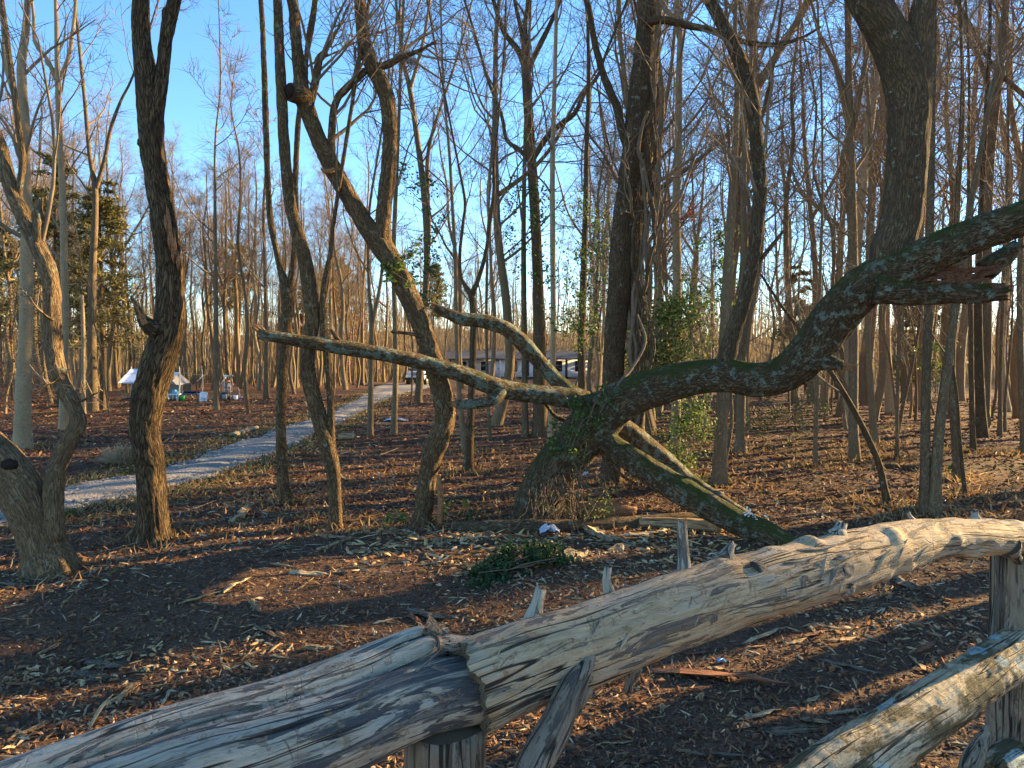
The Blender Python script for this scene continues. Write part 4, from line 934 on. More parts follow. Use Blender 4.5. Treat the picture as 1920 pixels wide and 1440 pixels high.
for k, (lab, mat, stems, up) in enumerate(MID):
    Yb = G(stems[0][0][0], stems[0][0][1])[1]
    tw = .0032 * max(1.0, Yb / 11)
    snag = up == 0
    traced_tree('snag' if snag else 'bare_tree', lab, mat, stems, sides=13, step=.16 * max(1, Yb / 16), lump=.06, up=max(up, 1), seed=500 + 13 * k, flare=.15,
                n1=0 if snag else 14, lo=.30, L1=1.5 + .05 * Yb, twig=tw, m2=5, m3=5, ext=not snag, ws=[.78 if mat is not M_DARKBARK else .68] + [.85] * 8, group='bare trees beyond the clearing')
# the leaning dead pole under the arch
lean, _y = traced_tree('leaning_dead_tree', 'dead slanting pole propped under the arching trunk', M_DARKBARK,
    [[(1664, 948, 19), (1658, 915, 16), (1648, 870, 15), (1622, 810, 14), (1590, 750, 13), (1556, 695, 11), (1510, 630, 9), (1470, 580, 7), (1430, 520, 5)]], sides=12, seed=901, n1=4, lo=.5, L1=.7, ext=False, m3=3, twig=.004)

# ------------------------------------------------------------------ the wood: shared tree variants
def variant(seed, Ht, r0, n1, lo, L1, ang, twig, lean=.04, fork=False, m2=6, m3=7):
    r = np.random.default_rng(seed); n = 9
    xy = np.cumsum(r.normal(size=(n, 2)) * lean * Ht / n * 2.2, 0); xy[0] = 0
    pts = np.column_stack([xy, np.linspace(-.3, Ht, n)]); rad = r0 * np.linspace(1.0, .10, n) ** .8
    mt, mc = MB(), MB()
    P_, R_ = tube(mt, pts, rad, 9, .55, .05, seed=seed, flare=.30, ground=.3)
    crown(mc, r, P_, R_, n1, lo, L1, ang, .08, m2, m3, twig, rel=.34, twl=1.35)
    if fork:
        i = int(len(P_) * .45); d = unit(np.array([r.normal(), r.normal(), 2.2]))
        f = [P_[i]]; 
        for k in range(6): d = unit(d + r.normal(size=3) * .08 + [0, 0, .12]); f.append(f[-1] + d * Ht * .09)
        fp, fr = tube(mt, f, R_[i] * np.linspace(.8, .12, 7), 8, .5, .05, seed=seed + 1)
        crown(mc, r, fp, fr, n1 // 2, .2, L1 * .8, ang, .10, m2, m3, twig)
    return mt, mc
VAR = []
spec = [(17, .15, 24, .38, 3.4, 52, 0), (20, .18, 26, .42, 3.8, 48, 0), (15, .11, 22, .35, 2.6, 45, 0), (18, .16, 22, .30, 4.2, 58, 1), (21, .20, 26, .45, 4.0, 50, 1), (13, .085, 20, .32, 2.2, 44, 0), (16, .13, 24, .40, 3.0, 60, 1), (19, .14, 24, .5, 3.0, 42, 0)]
for i, (h_, r_, n_, lo_, L_, an_, fk) in enumerate(spec):
    mt, mc = variant(1000 + i, h_, r_, n_, lo_, L_, an_, .0048, fork=bool(fk))
    VAR.append((mt.mesh('trunk', M_FOREST), mc.mesh('crown', M_TWIG), h_))
PVAR = []
for i, (h_, r_) in enumerate(((19, .17), (17, .14))):
    mt, mc = variant(1100 + i, h_, r_, 24, .45, 3.2, 46, .0048)
    PVAR.append((mt.mesh('trunk', M_PALE), mc.mesh('crown', M_TWIG), h_))
SAP = []
for i in range(4):
    mt, mc = variant(1150 + i, 5.5 + i, .028 + .006 * i, 14, .2, 1.6, 48, .0045, lean=.06, m2=4, m3=4)
    SAP.append((mt.mesh('stem', M_FOREST), mc.mesh('crown', M_TWIG), 6))
placed = []
def place_tree(var, x, y, rz, sc, label, group, name='bare_tree', cat='tree', tilt=(0, 0)):
    mt, mc, h_ = var
    o = thing(name, label, cat, (x, y, hz(x, y)), group)
    o.rotation_euler = (tilt[0], tilt[1], rz); o.scale = (sc[0], sc[0], sc[1])
    for me, nm in ((mt, 'stem' if name == 'sapling' else 'trunk'), (mc, 'crown')):
        c = bpy.data.objects.new(nm, me); COL.objects.link(c); c.parent = o
    placed.append((x, y)); return o
for o in list(bpy.data.objects):
    if o.parent is None and o.get('category') == 'tree': placed.append((o.location.x, o.location.y))
rf = np.random.default_rng(2024)
def free(x, y, gap):
    return all((x - a) ** 2 + (y - b) ** 2 > gap * gap for a, b in placed)
HOUSE_Y = 86.0
def blocked(x, y):
    if road_dist(np.array([x]), np.array([y]))[0] < 1.6: return True
    a = math.degrees(math.atan2(x, y)); c = y - x * math.cos(R(SUN_AZ)) / math.sin(R(SUN_AZ))
    if x > 1 and x < 30 and (7.8 < c < 10.8 or 4.6 < c < 5.7): return True
    if x > 1 and x < 75 and -3 < c < 2.6: return True                     # open gaps the sun shines through
    if -6.5 < a < 6.5 and 12 < y < HOUSE_Y + 10 and not (y < 60 and rf.random() < .10): return True     # yard before the house
    if 17.6 < a < 20.4 and y < 40: return True                                                            # view past the arch's upright stem
    if -30 < a < -17.5 and 30 < y < 46: return True                                                      # camp
    return False
DESC = {id(VAR): ['straight mid-sized', 'tall straight', 'slim straight', 'low-forked wide-limbed', 'thick tall forked', 'thin young', 'forked spreading', 'high-crowned slim'], id(PVAR): ['pale thick smooth', 'pale slim smooth'], id(SAP): ['short', 'low bushy', 'wispy', 'taller']}
def scatter(n, a0, a1, d0, d1, gap, label, group, hs=(.85, 1.2), pw=1.0, vars_=None, name='bare_tree', cat='tree', tilt=.03):
    c = t = 0
    while c < n and t < n * 40:
        t += 1
        a = R(a0 + (a1 - a0) * rf.random()); d = math.sqrt(d0 ** 2 + (d1 ** 2 - d0 ** 2) * rf.random() ** pw)
        x, y = d * math.sin(a), d * math.cos(a)
        if blocked(x, y) or not free(x, y, gap): continue
        vs = vars_ or (PVAR if rf.random() < .14 else VAR); vi = int(rf.integers(len(vs)))
        s = hs[0] + (hs[1] - hs[0]) * rf.random()
        place_tree(vs[vi], x, y, rf.random() * 6.28, (s * (.8 + .45 * rf.random()), s), DESC[id(vs)][vi] + ' ' + label, group, name, cat, (rf.normal() * tilt, rf.normal() * tilt)); c += 1
    return c
scatter(112, -37, -2.5, 50, 74, 1.5, 'bare tree in the golden wood behind the camp', 'trees of the wood behind the camp', (.72, .98))
scatter(9, -37, -12, 24, 48, 2.6, 'bare tree on the open leaf-strewn ground around the camp', 'trees around the camp', (.8, 1.0))
scatter(20, -7, 9, HOUSE_Y + 9, HOUSE_Y + 30, 2.0, 'bare tree rising behind the white house', 'trees behind the house', (.9, 1.15))
scatter(40, 8, 38, 20, 42, 1.9, 'bare tree in the shaded wood beyond the arching trunk', 'trees of the wood beyond the arching trunk', (.85, 1.15))
scatter(34, 6, 38, 42, 72, 1.8, 'bare tree deep in the shaded wood beyond the arching trunk', 'trees deep in the shaded wood', (.85, 1.2))
scatter(6, -3, 9, 19, 58, 2.2, 'bare tree in the yard before the white house', 'trees in the house yard', (.85, 1.1))
scatter(22, 41, 78, 8, 26, 1.7, 'bare tree of the wood to the right of the fence', 'trees right of the fence', (.8, 1.15))
scatter(6, 45, 75, 34, 55, 2.2, 'bare tree far back in the wood to the right of the fence', 'trees far right of the fence', (.9, 1.2))
scatter(34, 9, 37, 13, 32, 1.1, 'bare sapling in the shaded wood beyond the arching trunk', 'saplings beyond the arching trunk', (.7, 1.3), 1, SAP, 'sapling', 'sapling', .12)
scatter(16, -36, -4, 28, 55, 1.4, 'bare sapling growing around the camp clearing', 'saplings around the camp', (.6, 1.1), 1, SAP, 'sapling', 'sapling', .1)
scatter(7, -3, 9, 15, 50, 1.4, 'bare sapling in the house yard', 'saplings in the house yard', (.6, 1.1), 1, SAP, 'sapling', 'sapling', .1)

# unseen straight tree added right of the fence to throw shade along the log
def shade_tree(x, c, r0, Ht, label, seed):
    y = x * math.cos(R(SUN_AZ)) / math.sin(R(SUN_AZ)) + c; b = np.array([x, y, hz(x, y)]); r = np.random.default_rng(seed)
    o = thing('bare_tree', label, 'tree', b, 'trees right of the fence'); mb, mc = MB(), MB()
    P_, R_ = tube(mb, [b - [0, 0, .3], b + [0, 0, 2.5], b + [.01, 0, 5], b + [.2, .1, 9], b + [.3, .3, Ht]], [r0 * 1.15, r0, r0 * .95, r0 * .7, .02], 14, .3, .08, seed=seed, flare=.2, ground=.3); mb.obj('trunk', M_FOREST, o)
    crown(mc, r, P_, R_, 20, .45, 2.8, m2=5, m3=4, twig=.004); mc.obj('crown', M_TWIG, o)
shade_tree(7.4, 1.255, .115, 15, 'unseen straight grey tree added right of the fence to shade the log', 71)
# the far wood that reads as one mass
def far_wood():
    r = np.random.default_rng(88); mb = MB(); base = []
    for i in range(8):
        q = np.random.default_rng(300 + i); m = MB(); Ht = 12 + 1.2 * i; big = i < 3
        pts = np.column_stack([np.cumsum(q.normal(size=(5, 2)) * .15, 0), np.linspace(-.5, Ht, 5)])
        P_, R_ = tube(m, pts, (.14 if big else .09) * np.linspace(1, .2, 5), 5, 4.0, .0)
        crown(m, q, P_, R_, 11 if big else 8, .12 if not big else .35, 2.6, 40, .12, 3, 1 if big else 0, .017, K1=4, sides1=3)
        base.append((np.concatenate(m.V), np.concatenate(m.Q), np.concatenate(m.TC)))
    c = 0
    while c < 400:
        a = R(-44 + 86 * r.random()); d = 78 + 66 * r.random() ** .9
        x, y = d * math.sin(a), d * math.cos(a); ad = math.degrees(a)
        if -8 < ad < 8 and d < HOUSE_Y + 14: continue
        if ad > 8 and d < 96 and r.random() < .6: continue
        V, Q, TC = base[r.integers(3) if r.random() < .3 else 3 + r.integers(5)]; s = (.80 if ad < 0 else .95) * (.8 + .4 * r.random())
        W = V @ rotz(r.random() * 6.28).T * np.array([s, s, s]) + np.array([x, y, hz(x, y)])
        mb.add(W, Q, None, TC); c += 1
    o = mb.obj('far_wood', M_FARTWIG, kind='stuff', label='far bare woodland closing the view behind the camp and house', category='woodland')
    # low brush on the ground of the far wood
    n = 15000; a = np.radians(-44 + 86 * r.random(n)); d = 74 + 100 * r.random(n); x, y = d * np.sin(a), d * np.cos(a)
    k = ~((np.abs(np.degrees(a)) < 7) & (d < HOUSE_Y + 9)); x, y = x[k], y[k]; n = len(x)
    st = np.column_stack([x, y, hground(x, y) - .3]); dr = np.column_stack([r.normal(size=(n, 2)) * .10, np.ones(n)])
    p = shoot(r, st, dr, 2.5 + 9.5 * r.random(n) ** 1.3, 3, .07, .05); mb = MB(); batch_tubes(mb, p, np.full((n, 1), .058) * np.linspace(1, .35, 3)[None] * (.5 + .8 * r.random((n, 1))), 3)
    mb.obj('far_brush', M_FARTWIG, kind='stuff', label='thin brush and saplings filling the far wood', category='brush')
M_FARTWIG = plain('far_twig_bark', (.34, .25, .135), .9, nscale=1.2, namt=.35, spec=.2)
far_wood()

# ------------------------------------------------------------------ ivy, evergreens, leafy saplings
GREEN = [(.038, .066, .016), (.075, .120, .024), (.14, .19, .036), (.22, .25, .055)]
def ivy(label, path, n, spread, size, seed, pal=GREEN, pr=(3, 4, 3, 1.5), stems=8, name='ivy', cat='ivy', hang=0., mat=None, group=None, droop=.0):
    """leaves clustered round a line of points, on thin woody stems"""
    size *= .78; n = int(n * 1.3)
    r = np.random.default_rng(seed); path = np.asarray(path, float)
    p, _ = smooth_path(path, np.ones(len(path)), .05)
    k = max(6, n // 26); ci = r.integers(0, len(p), k)
    cl = p[ci] + r.normal(size=(k, 3)) * np.array([spread, spread * .6, spread * .7])
    j = r.integers(0, k, n); c = cl[j] + r.normal(size=(n, 3)) * spread * .33
    c[:, 2] -= hang * r.random(n) ** 2
    c[:, 2] = np.maximum(c[:, 2], hground(c[:, 0], c[:, 1]) + .015)
    root = thing(name, label, cat, (p[0][0], p[0][1], min(p[:, 2])), group)
    mb = MB(); leaf_quads(mb, c, np.tile([.1, -.7, .6], (n, 1)), size, r, pick(r, n, pal, pr))
    mb.obj('leaves', mat or M_LEAF, root, smooth=False, kind='stuff')
    if stems:
        mb = MB(); a = p[r.integers(0, max(1, len(p) // 3), stems)] + r.normal(size=(stems, 3)) * spread * .3
        b = cl[r.integers(0, k, stems)]; t = np.linspace(0, 1, 7)[None, :, None]
        pts = a[:, None] * (1 - t) + b[:, None] * t + r.normal(size=(stems, 7, 3)) * spread * .12
        batch_tubes(mb, pts, np.full((stems, 7), .004 + .003 * r.random()), 4); mb.obj('stems', M_VINE, root)
    return root
def line(lst, Y): return [PY(x, y, Y) for x, y in lst]
ivy('ivy strung up the twin trunk with the dark twig clump', line([(790, 590), (797, 500), (800, 400), (790, 300)], 18.5), 620, .26, .055, 1)
ivy('small ivy tuft in the fork of the crooked tree', line([(735, 520), (750, 490), (768, 462)], YC - .2), 200, .10, .032, 2, pr=(2, 4, 4, 2))
ivy('tall curtain of ivy left of the vine-hung tree', line([(1094, 645), (1088, 570), (1092, 480), (1098, 370)], 15.6), 1300, .32, .042, 3)
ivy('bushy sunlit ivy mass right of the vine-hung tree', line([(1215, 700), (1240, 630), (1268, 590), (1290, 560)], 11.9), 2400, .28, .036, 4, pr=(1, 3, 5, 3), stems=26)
ivy('ivy and dry stems hanging below the sunlit ivy mass', line([(1230, 720), (1270, 660), (1300, 620)], 12.0), 1100, .26, .032, 5, pal=GREEN + [(.24, .16, .06)], pr=(1, 2, 5, 4, 3), stems=40, hang=.3)
ivy('leafy ivy growing beneath the arching trunk', line([(1268, 890), (1280, 830), (1300, 780), (1318, 760)], 10.6), 1200, .20, .032, 6, pr=(2, 3, 4, 3), stems=16)
ivy('bright green ivy clump on the shaggy-barked trunk', line([(1362, 570), (1366, 530), (1360, 480), (1340, 430)], 12.6), 420, .16, .038, 7, pr=(1, 2, 5, 4))
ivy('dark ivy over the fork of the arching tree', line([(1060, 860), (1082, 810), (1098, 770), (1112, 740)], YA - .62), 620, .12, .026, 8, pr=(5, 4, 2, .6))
ivy('ivy hanging from a thin trunk behind the close pair', line([(1756, 760), (1758, 700), (1756, 640)], 14.5), 260, .14, .038, 9, pr=(2, 3, 4, 3))
ivy('ivy at the foot of the grey trunk behind the close pair', line([(1797, 892), (1796, 860)], 11.8), 130, .08, .03, 10)
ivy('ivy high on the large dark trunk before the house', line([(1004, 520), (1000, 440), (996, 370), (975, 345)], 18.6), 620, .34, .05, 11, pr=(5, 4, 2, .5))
ivy('low evergreen seedling beside the foot of the crooked tree', line([(735, 975), (745, 968)], YC - .3), 60, .06, .028, 12, pal=[(.12, .16, .03), (.28, .27, .05)], pr=(1, 1), stems=4, name='seedling', cat='plant')
ivy('weedy green shoots at the foot of the arching tree', [G(1045, 985) + [0, 0, .05], G(1085, 975) + [0, 0, .2]], 360, .22, .024, 13, stems=14, name='weed_patch', cat='weeds')
ivy('weedy shoots in front of the fallen lower log', [G(880, 975) + [0, 0, .05], G(870, 968) + [0, 0, .1]], 130, .10, .025, 14, pr=(5, 4, 1, .2), stems=6, name='weed_patch', cat='weeds')
ivy('sprawling leafy shrub among the saplings beyond the arch', line([(1470, 790), (1495, 760), (1440, 800)], 15.5), 520, .42, .034, 15, pr=(4, 4, 2, .6), stems=30, name='shrub', cat='shrub')
# leafy green pile on the mulch
g = [G(900, 1100), G(940, 1085), G(975, 1072), G(1015, 1066), G(1040, 1060)]
pile = ivy('low pile of dark green leafy sprigs lying on the mulch', [p_ + [0, 0, .03 + .07 * math.sin(k_ / 4 * math.pi)] for k_, p_ in enumerate(g)], 1500, .10, .030, 16, pal=[(.016, .036, .012), (.030, .062, .018), (.05, .09, .03), (.075, .12, .045)], pr=(3, 4, 3, 1), stems=26, name='leafy_sprigs', cat='greenery')

def evergreen(name, label, base, Ht, r0, f0, f1, L, n, seed, pal, droop=-.12, leaf=.16, per=55, group=None):
    r = np.random.default_rng(seed); b = np.array([base[0], base[1], hz(base[0], base[1])])
    root = thing(name, label, 'tree', b, group)
    pts = np.column_stack([b[0] + np.cumsum(r.normal(size=8) * .08), b[1] + np.cumsum(r.normal(size=8) * .08), b[2] + np.linspace(-.3, Ht, 8)])
    mb = MB(); P_, R_ = tube(mb, pts, r0 * np.linspace(1, .12, 8), 10, .4, .06, seed=seed, flare=.2, ground=.3); mb.obj('trunk', M_DARKBARK, root)
    t = f0 + (f1 - f0) * np.sort(r.random(n)); i = np.minimum((t * (len(P_) - 1)).astype(int), len(P_) - 2)
    az = r.random(n) * 6.28; d = np.stack([np.cos(az), np.sin(az), .35 + .3 * r.random(n)], -1)
    Lb = L * (1.08 - (t - f0) / (f1 - f0)) ** .6 * (.5 + .6 * r.random(n))
    pb = shoot(r, P_[i], d, Lb, 7, .12, droop)
    mb = MB(); batch_tubes(mb, pb, np.full((n, 1), .022) * np.linspace(1, .3, 7)[None], 4)
    mb.obj('branches', M_TWIG, root)
    k = r.integers(2, 7, (n, per)); nn = np.arange(n)[:, None]
    c = pb[nn, k] + r.normal(size=(n, per, 3)) * (Lb * .085)[:, None, None] * np.array([1, 1, .8])
    c = c.reshape(-1, 3)
    mb = MB(); leaf_quads(mb, c, np.tile([0, 0, .8], (len(c), 1)), leaf, r, pick(r, len(c), pal, [1] * len(pal), .3), asp=.28, fold=.1)
    mb.obj('crown', M_NEEDLE, root, smooth=False)
    return root
CED = [(.085, .085, .028), (.16, .14, .045), (.25, .20, .065)]
PIN = [(.13, .135, .04), (.21, .19, .06), (.29, .24, .08)]
def at(x, Y): return ((x - 960) / FPX * Y, Y)
evergreen('cedar_tree', 'dark olive cedar with drooping sprays behind the forked grey tree', at(188, 30), 9.6, .13, .30, .98, 2.2, 120, 1, CED, leaf=.13)
evergreen('cedar_tree', 'ragged dark cedar between the pale trunk and forked tree', at(112, 31), 11.0, .13, .45, .98, 2.0, 70, 2, CED, leaf=.13)
evergreen('cedar_tree', 'thin cedar sprays at the left edge of the wood', at(20, 36), 9.0, .12, .35, .98, 2.2, 70, 3, CED, leaf=.14)
evergreen('pine_tree', 'broad sunlit pine crown left of the slim twin-stemmed tree', at(442, 78), 14.5, .2, .48, .99, 3.6, 90, 4, PIN, .02, .24, group='pines over the far wood')
evergreen('pine_tree', 'rounded sunlit pine behind the crooked tree', at(640, 84), 13.6, .2, .45, .99, 4.0, 90, 5, PIN, .02, .26, group='pines over the far wood')
evergreen('pine_tree', 'pine tip showing right of the crooked tree fork', at(812, 90), 14.0, .2, .5, .99, 2.8, 70, 6, PIN, .02, .26, group='pines over the far wood')
evergreen('pine_tree', 'small pine in the wood behind the tarp shelter', at(590, 72), 10.5, .17, .4, .99, 3.2, 70, 7, PIN, .02, .22, group='pines over the far wood')
evergreen('cedar_tree', 'dark low cedar far back in the shaded wood', at(1520, 44), 8.0, .13, .12, .98, 2.4, 90, 8, CED, leaf=.16)
evergreen('cedar_tree', 'dark cedar behind the thick trunk in the shaded wood', at(1725, 40), 7.0, .13, .15, .98, 2.2, 90, 9, CED, leaf=.16)
BEECH = [(.20, .085, .030), (.30, .14, .05), (.14, .06, .025)]
ivy('brown-leaved beech sapling at the left edge of the wood', line([(10, 760), (20, 690), (15, 620), (30, 570)], 24), 620, .55, .06, 30, BEECH, (2, 2, 1), 16, 'beech_sapling', 'sapling')
ivy('brown-leaved beech sapling behind the pale trunk', line([(80, 740), (78, 690), (84, 640)], 30), 380, .5, .06, 31, BEECH, (2, 2, 1), 12, 'beech_sapling', 'sapling')
ivy('rusty-leaved beech beside the far end of the drive', line([(668, 690), (668, 630), (664, 570)], 66), 620, .9, .11, 32, BEECH, (2, 2, 1), 10, 'beech_tree', 'tree')
ivy('few rusty leaves still hanging on the tall pale trunk', line([(1255, 410), (1290, 400)], 12.2), 46, .16, .04, 33, [(.30, .09, .03)], (1,), 3, 'dead_leaf_spray', 'leaves')
# nest-like twig clump in the ivy tree
r_ = np.random.default_rng(9); mb = MB(); c = PY(768, 118, 31.0); s_ = c + r_.normal(size=(70, 3)) * .16
batch_tubes(mb, shoot(r_, s_, r_.normal(size=(70, 3)), .35 + .2 * r_.random(70), 4, .4, 0), np.full((70, 4), .012), 3)
tag(mb.obj('twig_nest', M_DARKBARK), 'dark ball of twigs like a squirrel nest high in a fork', 'nest')

# ------------------------------------------------------------------ white house behind the trees
M_WHITE = plain('white_siding', (.84, .85, .86), .6, nscale=4, namt=.05)
M_TAN = plain('shaded_tan_siding', (.55, .51, .46), .7, nscale=5, namt=.12)  # tan grey tone holds the shade over the left half of the house
M_ROOF = plain('dark_shingles', (.075, .070, .072), .9, nscale=14, namt=.3)
M_GLASS = plain('window_glass', (.03, .035, .04), .08, nscale=2, namt=.2, spec=.6)
M_TRIM = plain('dark_trim', (.06, .055, .05), .7)
def build_house():
    Y = HOUSE_Y; zb = float(hbase(Y)); k = Y / FPX
    X = lambda px: (px - 960) * k
    x0, x1 = X(842), X(1104); zt = 2.0 - 2 * k; zr = zt + .95; D = 7.0
    h = thing('house', 'long low white house with dark roof behind the trees', 'house', ((x0 + x1) / 2, Y + D / 2, zb))
    mb = MB(); box(mb, ((x0 + x1) / 2, Y + D / 2, (zb + zt) / 2 - .1), (x1 - x0, D, zt - zb + .2)); w = mb.obj('wall', M_WHITE, h)
    def panel(a, b, name, mat, z0, z1, dp, parent=h):
        mb = MB(); box(mb, ((X(a) + X(b)) / 2, Y - dp / 2 + .01, (z0 + z1) / 2), (X(b) - X(a), dp, z1 - z0)); return mb.obj(name, mat, parent)
    panel(842, 936, 'porch_wall', M_TAN, zb, zt - .02, .05)
    panel(842, 1104, 'foundation', M_TRIM, zb - .1, zb + .22, .12)
    for a, b, nm in ((856, 876, 'window'), (900, 914, 'window'), (962, 970, 'window'), (1040, 1054, 'window'), (1078, 1086, 'window')):
        f = panel(a, b, nm, M_TRIM if a > 930 else M_WHITE, zb + .85, zt - .28, .09); panel(a + 1.6, b - 1.6, 'pane', M_GLASS, zb + .95, zt - .38, .12, f)
    d = panel(924, 936, 'door', M_WHITE, zb + .22, zt - .25, .08); panel(933.4, 934.4, 'handle', M_TRIM, zb + 1.1, zb + 1.25, .16, d)
    panel(986, 992, 'shutter', M_TRIM, zb + .3, zt - .1, .07); panel(1014, 1018, 'downpipe', M_TRIM, zb, zt, .12); panel(1060, 1064, 'downpipe', M_TRIM, zb, zt, .12)
    for px in (846, 880, 938): 
        mb = MB(); box(mb, (X(px), Y - .6, (zb + zt) / 2), (.14, .14, zt - zb + .06)); mb.obj('porch_post', M_WHITE if px == 938 else M_TRIM, h)
    mb = MB(); a, b = x0 - .5, x1 + .5; y0, y1 = Y - .8, Y + D + .5; ym = Y + D / 2 - .6
    V = [[a, y0, zt], [b, y0, zt], [b, ym, zr], [a, ym, zr], [a, y1, zt], [b, y1, zt]]
    V = V + [[q[0], q[1], q[2] - .14] for q in V]
    mb.add(V, [[0, 1, 2, 3], [3, 2, 5, 4], [6, 9, 8, 7], [9, 10, 11, 8], [0, 6, 7, 1], [4, 5, 11, 10]], None); 
    mb.add([V[i] for i in (0, 3, 9, 6)], [[0, 1, 2, 3]]); mb.add([V[i] for i in (3, 4, 10, 9)], [[0, 1, 2, 3]]); mb.add([V[i] for i in (1, 7, 8, 2)], [[0, 1, 2, 3]]); mb.add([V[i] for i in (2, 8, 11, 5)], [[0, 1, 2, 3]])
    rf_ = mb.obj('roof', M_ROOF, h, smooth=False)
    mb = MB(); box(mb, (X(1040), ym + .4, zr + .1), (.5, .5, .8)); mb.obj('chimney', M_TRIM, rf_)
    for gx in (x0, x1):
        mb = MB(); mb.add([[gx, Y, zt - .12], [gx, Y + D, zt - .12], [gx, ym, zr - .16]], None, [[0, 1, 2]]); mb.obj('gable', M_WHITE, h)
build_house()

# ------------------------------------------------------------------ white off-road car at the end of the drive
M_PAINT = plain('white_car_paint', (.75, .77, .80), .25, nscale=2, namt=.03, spec=.6)
M_BLACK = plain('black_plastic', (.02, .02, .022), .6, nscale=20, namt=.3)
M_LAMP = plain('lamp_glass', (.7, .7, .68), .1, nscale=3, namt=.1)
M_RIM = plain('wheel_rim', (.35, .35, .36), .35, .6)
def build_car():
    g = G(778, 722); c = thing('off_road_car', 'white boxy off-road car parked nose-on at the end of the drive', 'car', g)
    ry = rotz(R(-8)) * 1.0
    def part(name, mat, parent, *boxes):
        mb = MB()
        for (p, s, tp) in boxes: box(mb, ry @ np.array(p) + g, s, ry, tp)
        return mb.obj(name, mat, parent, smooth=False)
    body = part('body', M_PAINT, c, ((0, 2.1, .85), (1.56, 3.9, .62), .98), ((0, .75, 1.12), (1.44, 1.35, .16), .93))
    part('cabin', M_PAINT, c, ((0, 2.75, 1.5), (1.46, 2.4, .72), .90))
    ws = part('windscreen', M_GLASS, c, ((0, 1.53, 1.47), (1.22, .06, .46), .96)); part('wiper', M_BLACK, ws, ((.2, 1.48, 1.27), (.5, .03, .03), 1))
    part('roof_top', M_BLACK, c, ((0, 2.75, 1.87), (1.34, 2.25, .06), .96))
    gr = part('grille', M_PAINT, c, ((0, .10, .95), (1.1, .14, .46), .96))
    for k in range(7): part('grille_slot', M_BLACK, gr, (((k - 3) * .1, .02, .98), (.05, .04, .30), 1))
    part('bumper', M_BLACK, c, ((0, -.08, .58), (1.7, .22, .22), .95))
    for s in (-1, 1):
        mb = MB(); tube(mb, [ry @ np.array([s * .46, .06, 1.0]) + g, ry @ np.array([s * .46, .0, 1.0]) + g], [.11, .10], 14, .03, 0); mb.obj('headlight', M_LAMP, c)
        part('fender', M_BLACK, c, ((s * .82, .72, .98), (.26, 1.0, .10), .9)); part('fender', M_BLACK, c, ((s * .82, 3.3, .98), (.26, 1.0, .10), .9))
        part('mirror', M_BLACK, c, ((s * .92, 1.55, 1.35), (.2, .1, .16), .9))
        part('side_window', M_GLASS, c, ((s * .715, 2.75, 1.52), (.04, 2.0, .4), .93))
        for yy in (.75, 3.3):
            mb = MB(); a_ = ry @ np.array([s * .64, yy, .39]) + g; b_ = ry @ np.array([s * .90, yy, .39]) + g
            tube(mb, [a_, a_ * .85 + b_ * .15, a_ * .15 + b_ * .85, b_], [.34, .39, .39, .34], 22, .3, 0); w = mb.obj('wheel', M_BLACK, c)
            mb = MB(); tube(mb, [a_ * .1 + b_ * .9, b_ + (b_ - a_) * .04], [.21, .20], 16, .1, 0); mb.obj('rim', M_RIM, w)
build_car()

# ------------------------------------------------------------------ the camp
YT = 37.0; KT = YT / FPX; ZT = float(hbase(YT))
M_TARP = plain('blue_white_tarp', (.66, .72, .82), .5, nscale=5, namt=.08)
M_CANVAS = plain('grey_canvas', (.26, .26, .27), .8, nscale=6, namt=.15)
M_POLE = plain('pale_pole', (.50, .45, .38), .7, nscale=10)
M_WOODY = plain('raw_timber', (.42, .30, .15), .8, nscale=12)
M_BLUE = plain('blue_plastic', (.10, .36, .62), .4, nscale=6)
M_NAVY = plain('navy_cloth', (.035, .05, .22), .9, nscale=8, namt=.4)
M_GREENP = plain('green_plastic', (.03, .24, .06), .45, nscale=6)
M_GREYM = plain('grey_metal', (.30, .31, .32), .45, .4, nscale=12)
M_RED = plain('red_enamel', (.33, .04, .05), .4, nscale=6)
M_ORANGE = plain('orange_lantern', (.60, .22, .12), .4, nscale=6)
def bar(mb, A, B, r, sides=8): tube(mb, [np.array(A), np.array(B)], [r, r], sides, .6, 0.0)
def C(x, y, dy=0.): return PY(x, y, YT + dy)
def gz(p): q = np.array(p); q[2] = hz(q[0], q[1]); return q
def sheet(name, mat, parent, corners, th=.02, sag=.06, n=10, seed=0):
    a, b, c, d = [np.array(v) for v in corners]; t = np.linspace(0, 1, n)
    U, W = np.meshgrid(t, t); q = (a * ((1 - U) * (1 - W))[..., None] + b * (U * (1 - W))[..., None] + c * (U * W)[..., None] + d * ((1 - U) * W)[..., None])
    q[..., 2] -= sag * np.sin(U * math.pi) * np.sin(W * math.pi) + .04 * (vnoise(np.stack([U * 5, W * 4, U * 0], -1), seed) - .5)
    nrm = unit(np.cross(b - a, d - a)); V = np.concatenate([q.reshape(-1, 3), q.reshape(-1, 3) - nrm * th]); m = n * n
    i = np.arange(n - 1)[:, None] * n; j = np.arange(n - 1)[None]; Q = np.stack([i + j, i + j + 1, i + n + j + 1, i + n + j], -1).reshape(-1, 4)
    e = np.concatenate([np.arange(n), np.arange(n) * n + n - 1, m - 1 - np.arange(n), (np.arange(n) * n)[::-1]])
    E = np.stack([e[:-1], e[1:], e[1:] + m, e[:-1] + m], -1)
    mb = MB(); mb.add(V, np.concatenate([Q, Q[:, ::-1] + m, E])); return mb.obj(name, mat, parent)
tent = thing('tarp_shelter', 'ridge shelter of pale blue tarp with grey gable between the trees', 'shelter', gz(C(300, 752)))
rl, rr2 = C(246, 692, .6), C(336, 699, .6)
sheet('tarp', M_TARP, tent, [rl, rr2, C(316, 719, -.6), C(222, 718, -.6)], seed=1)
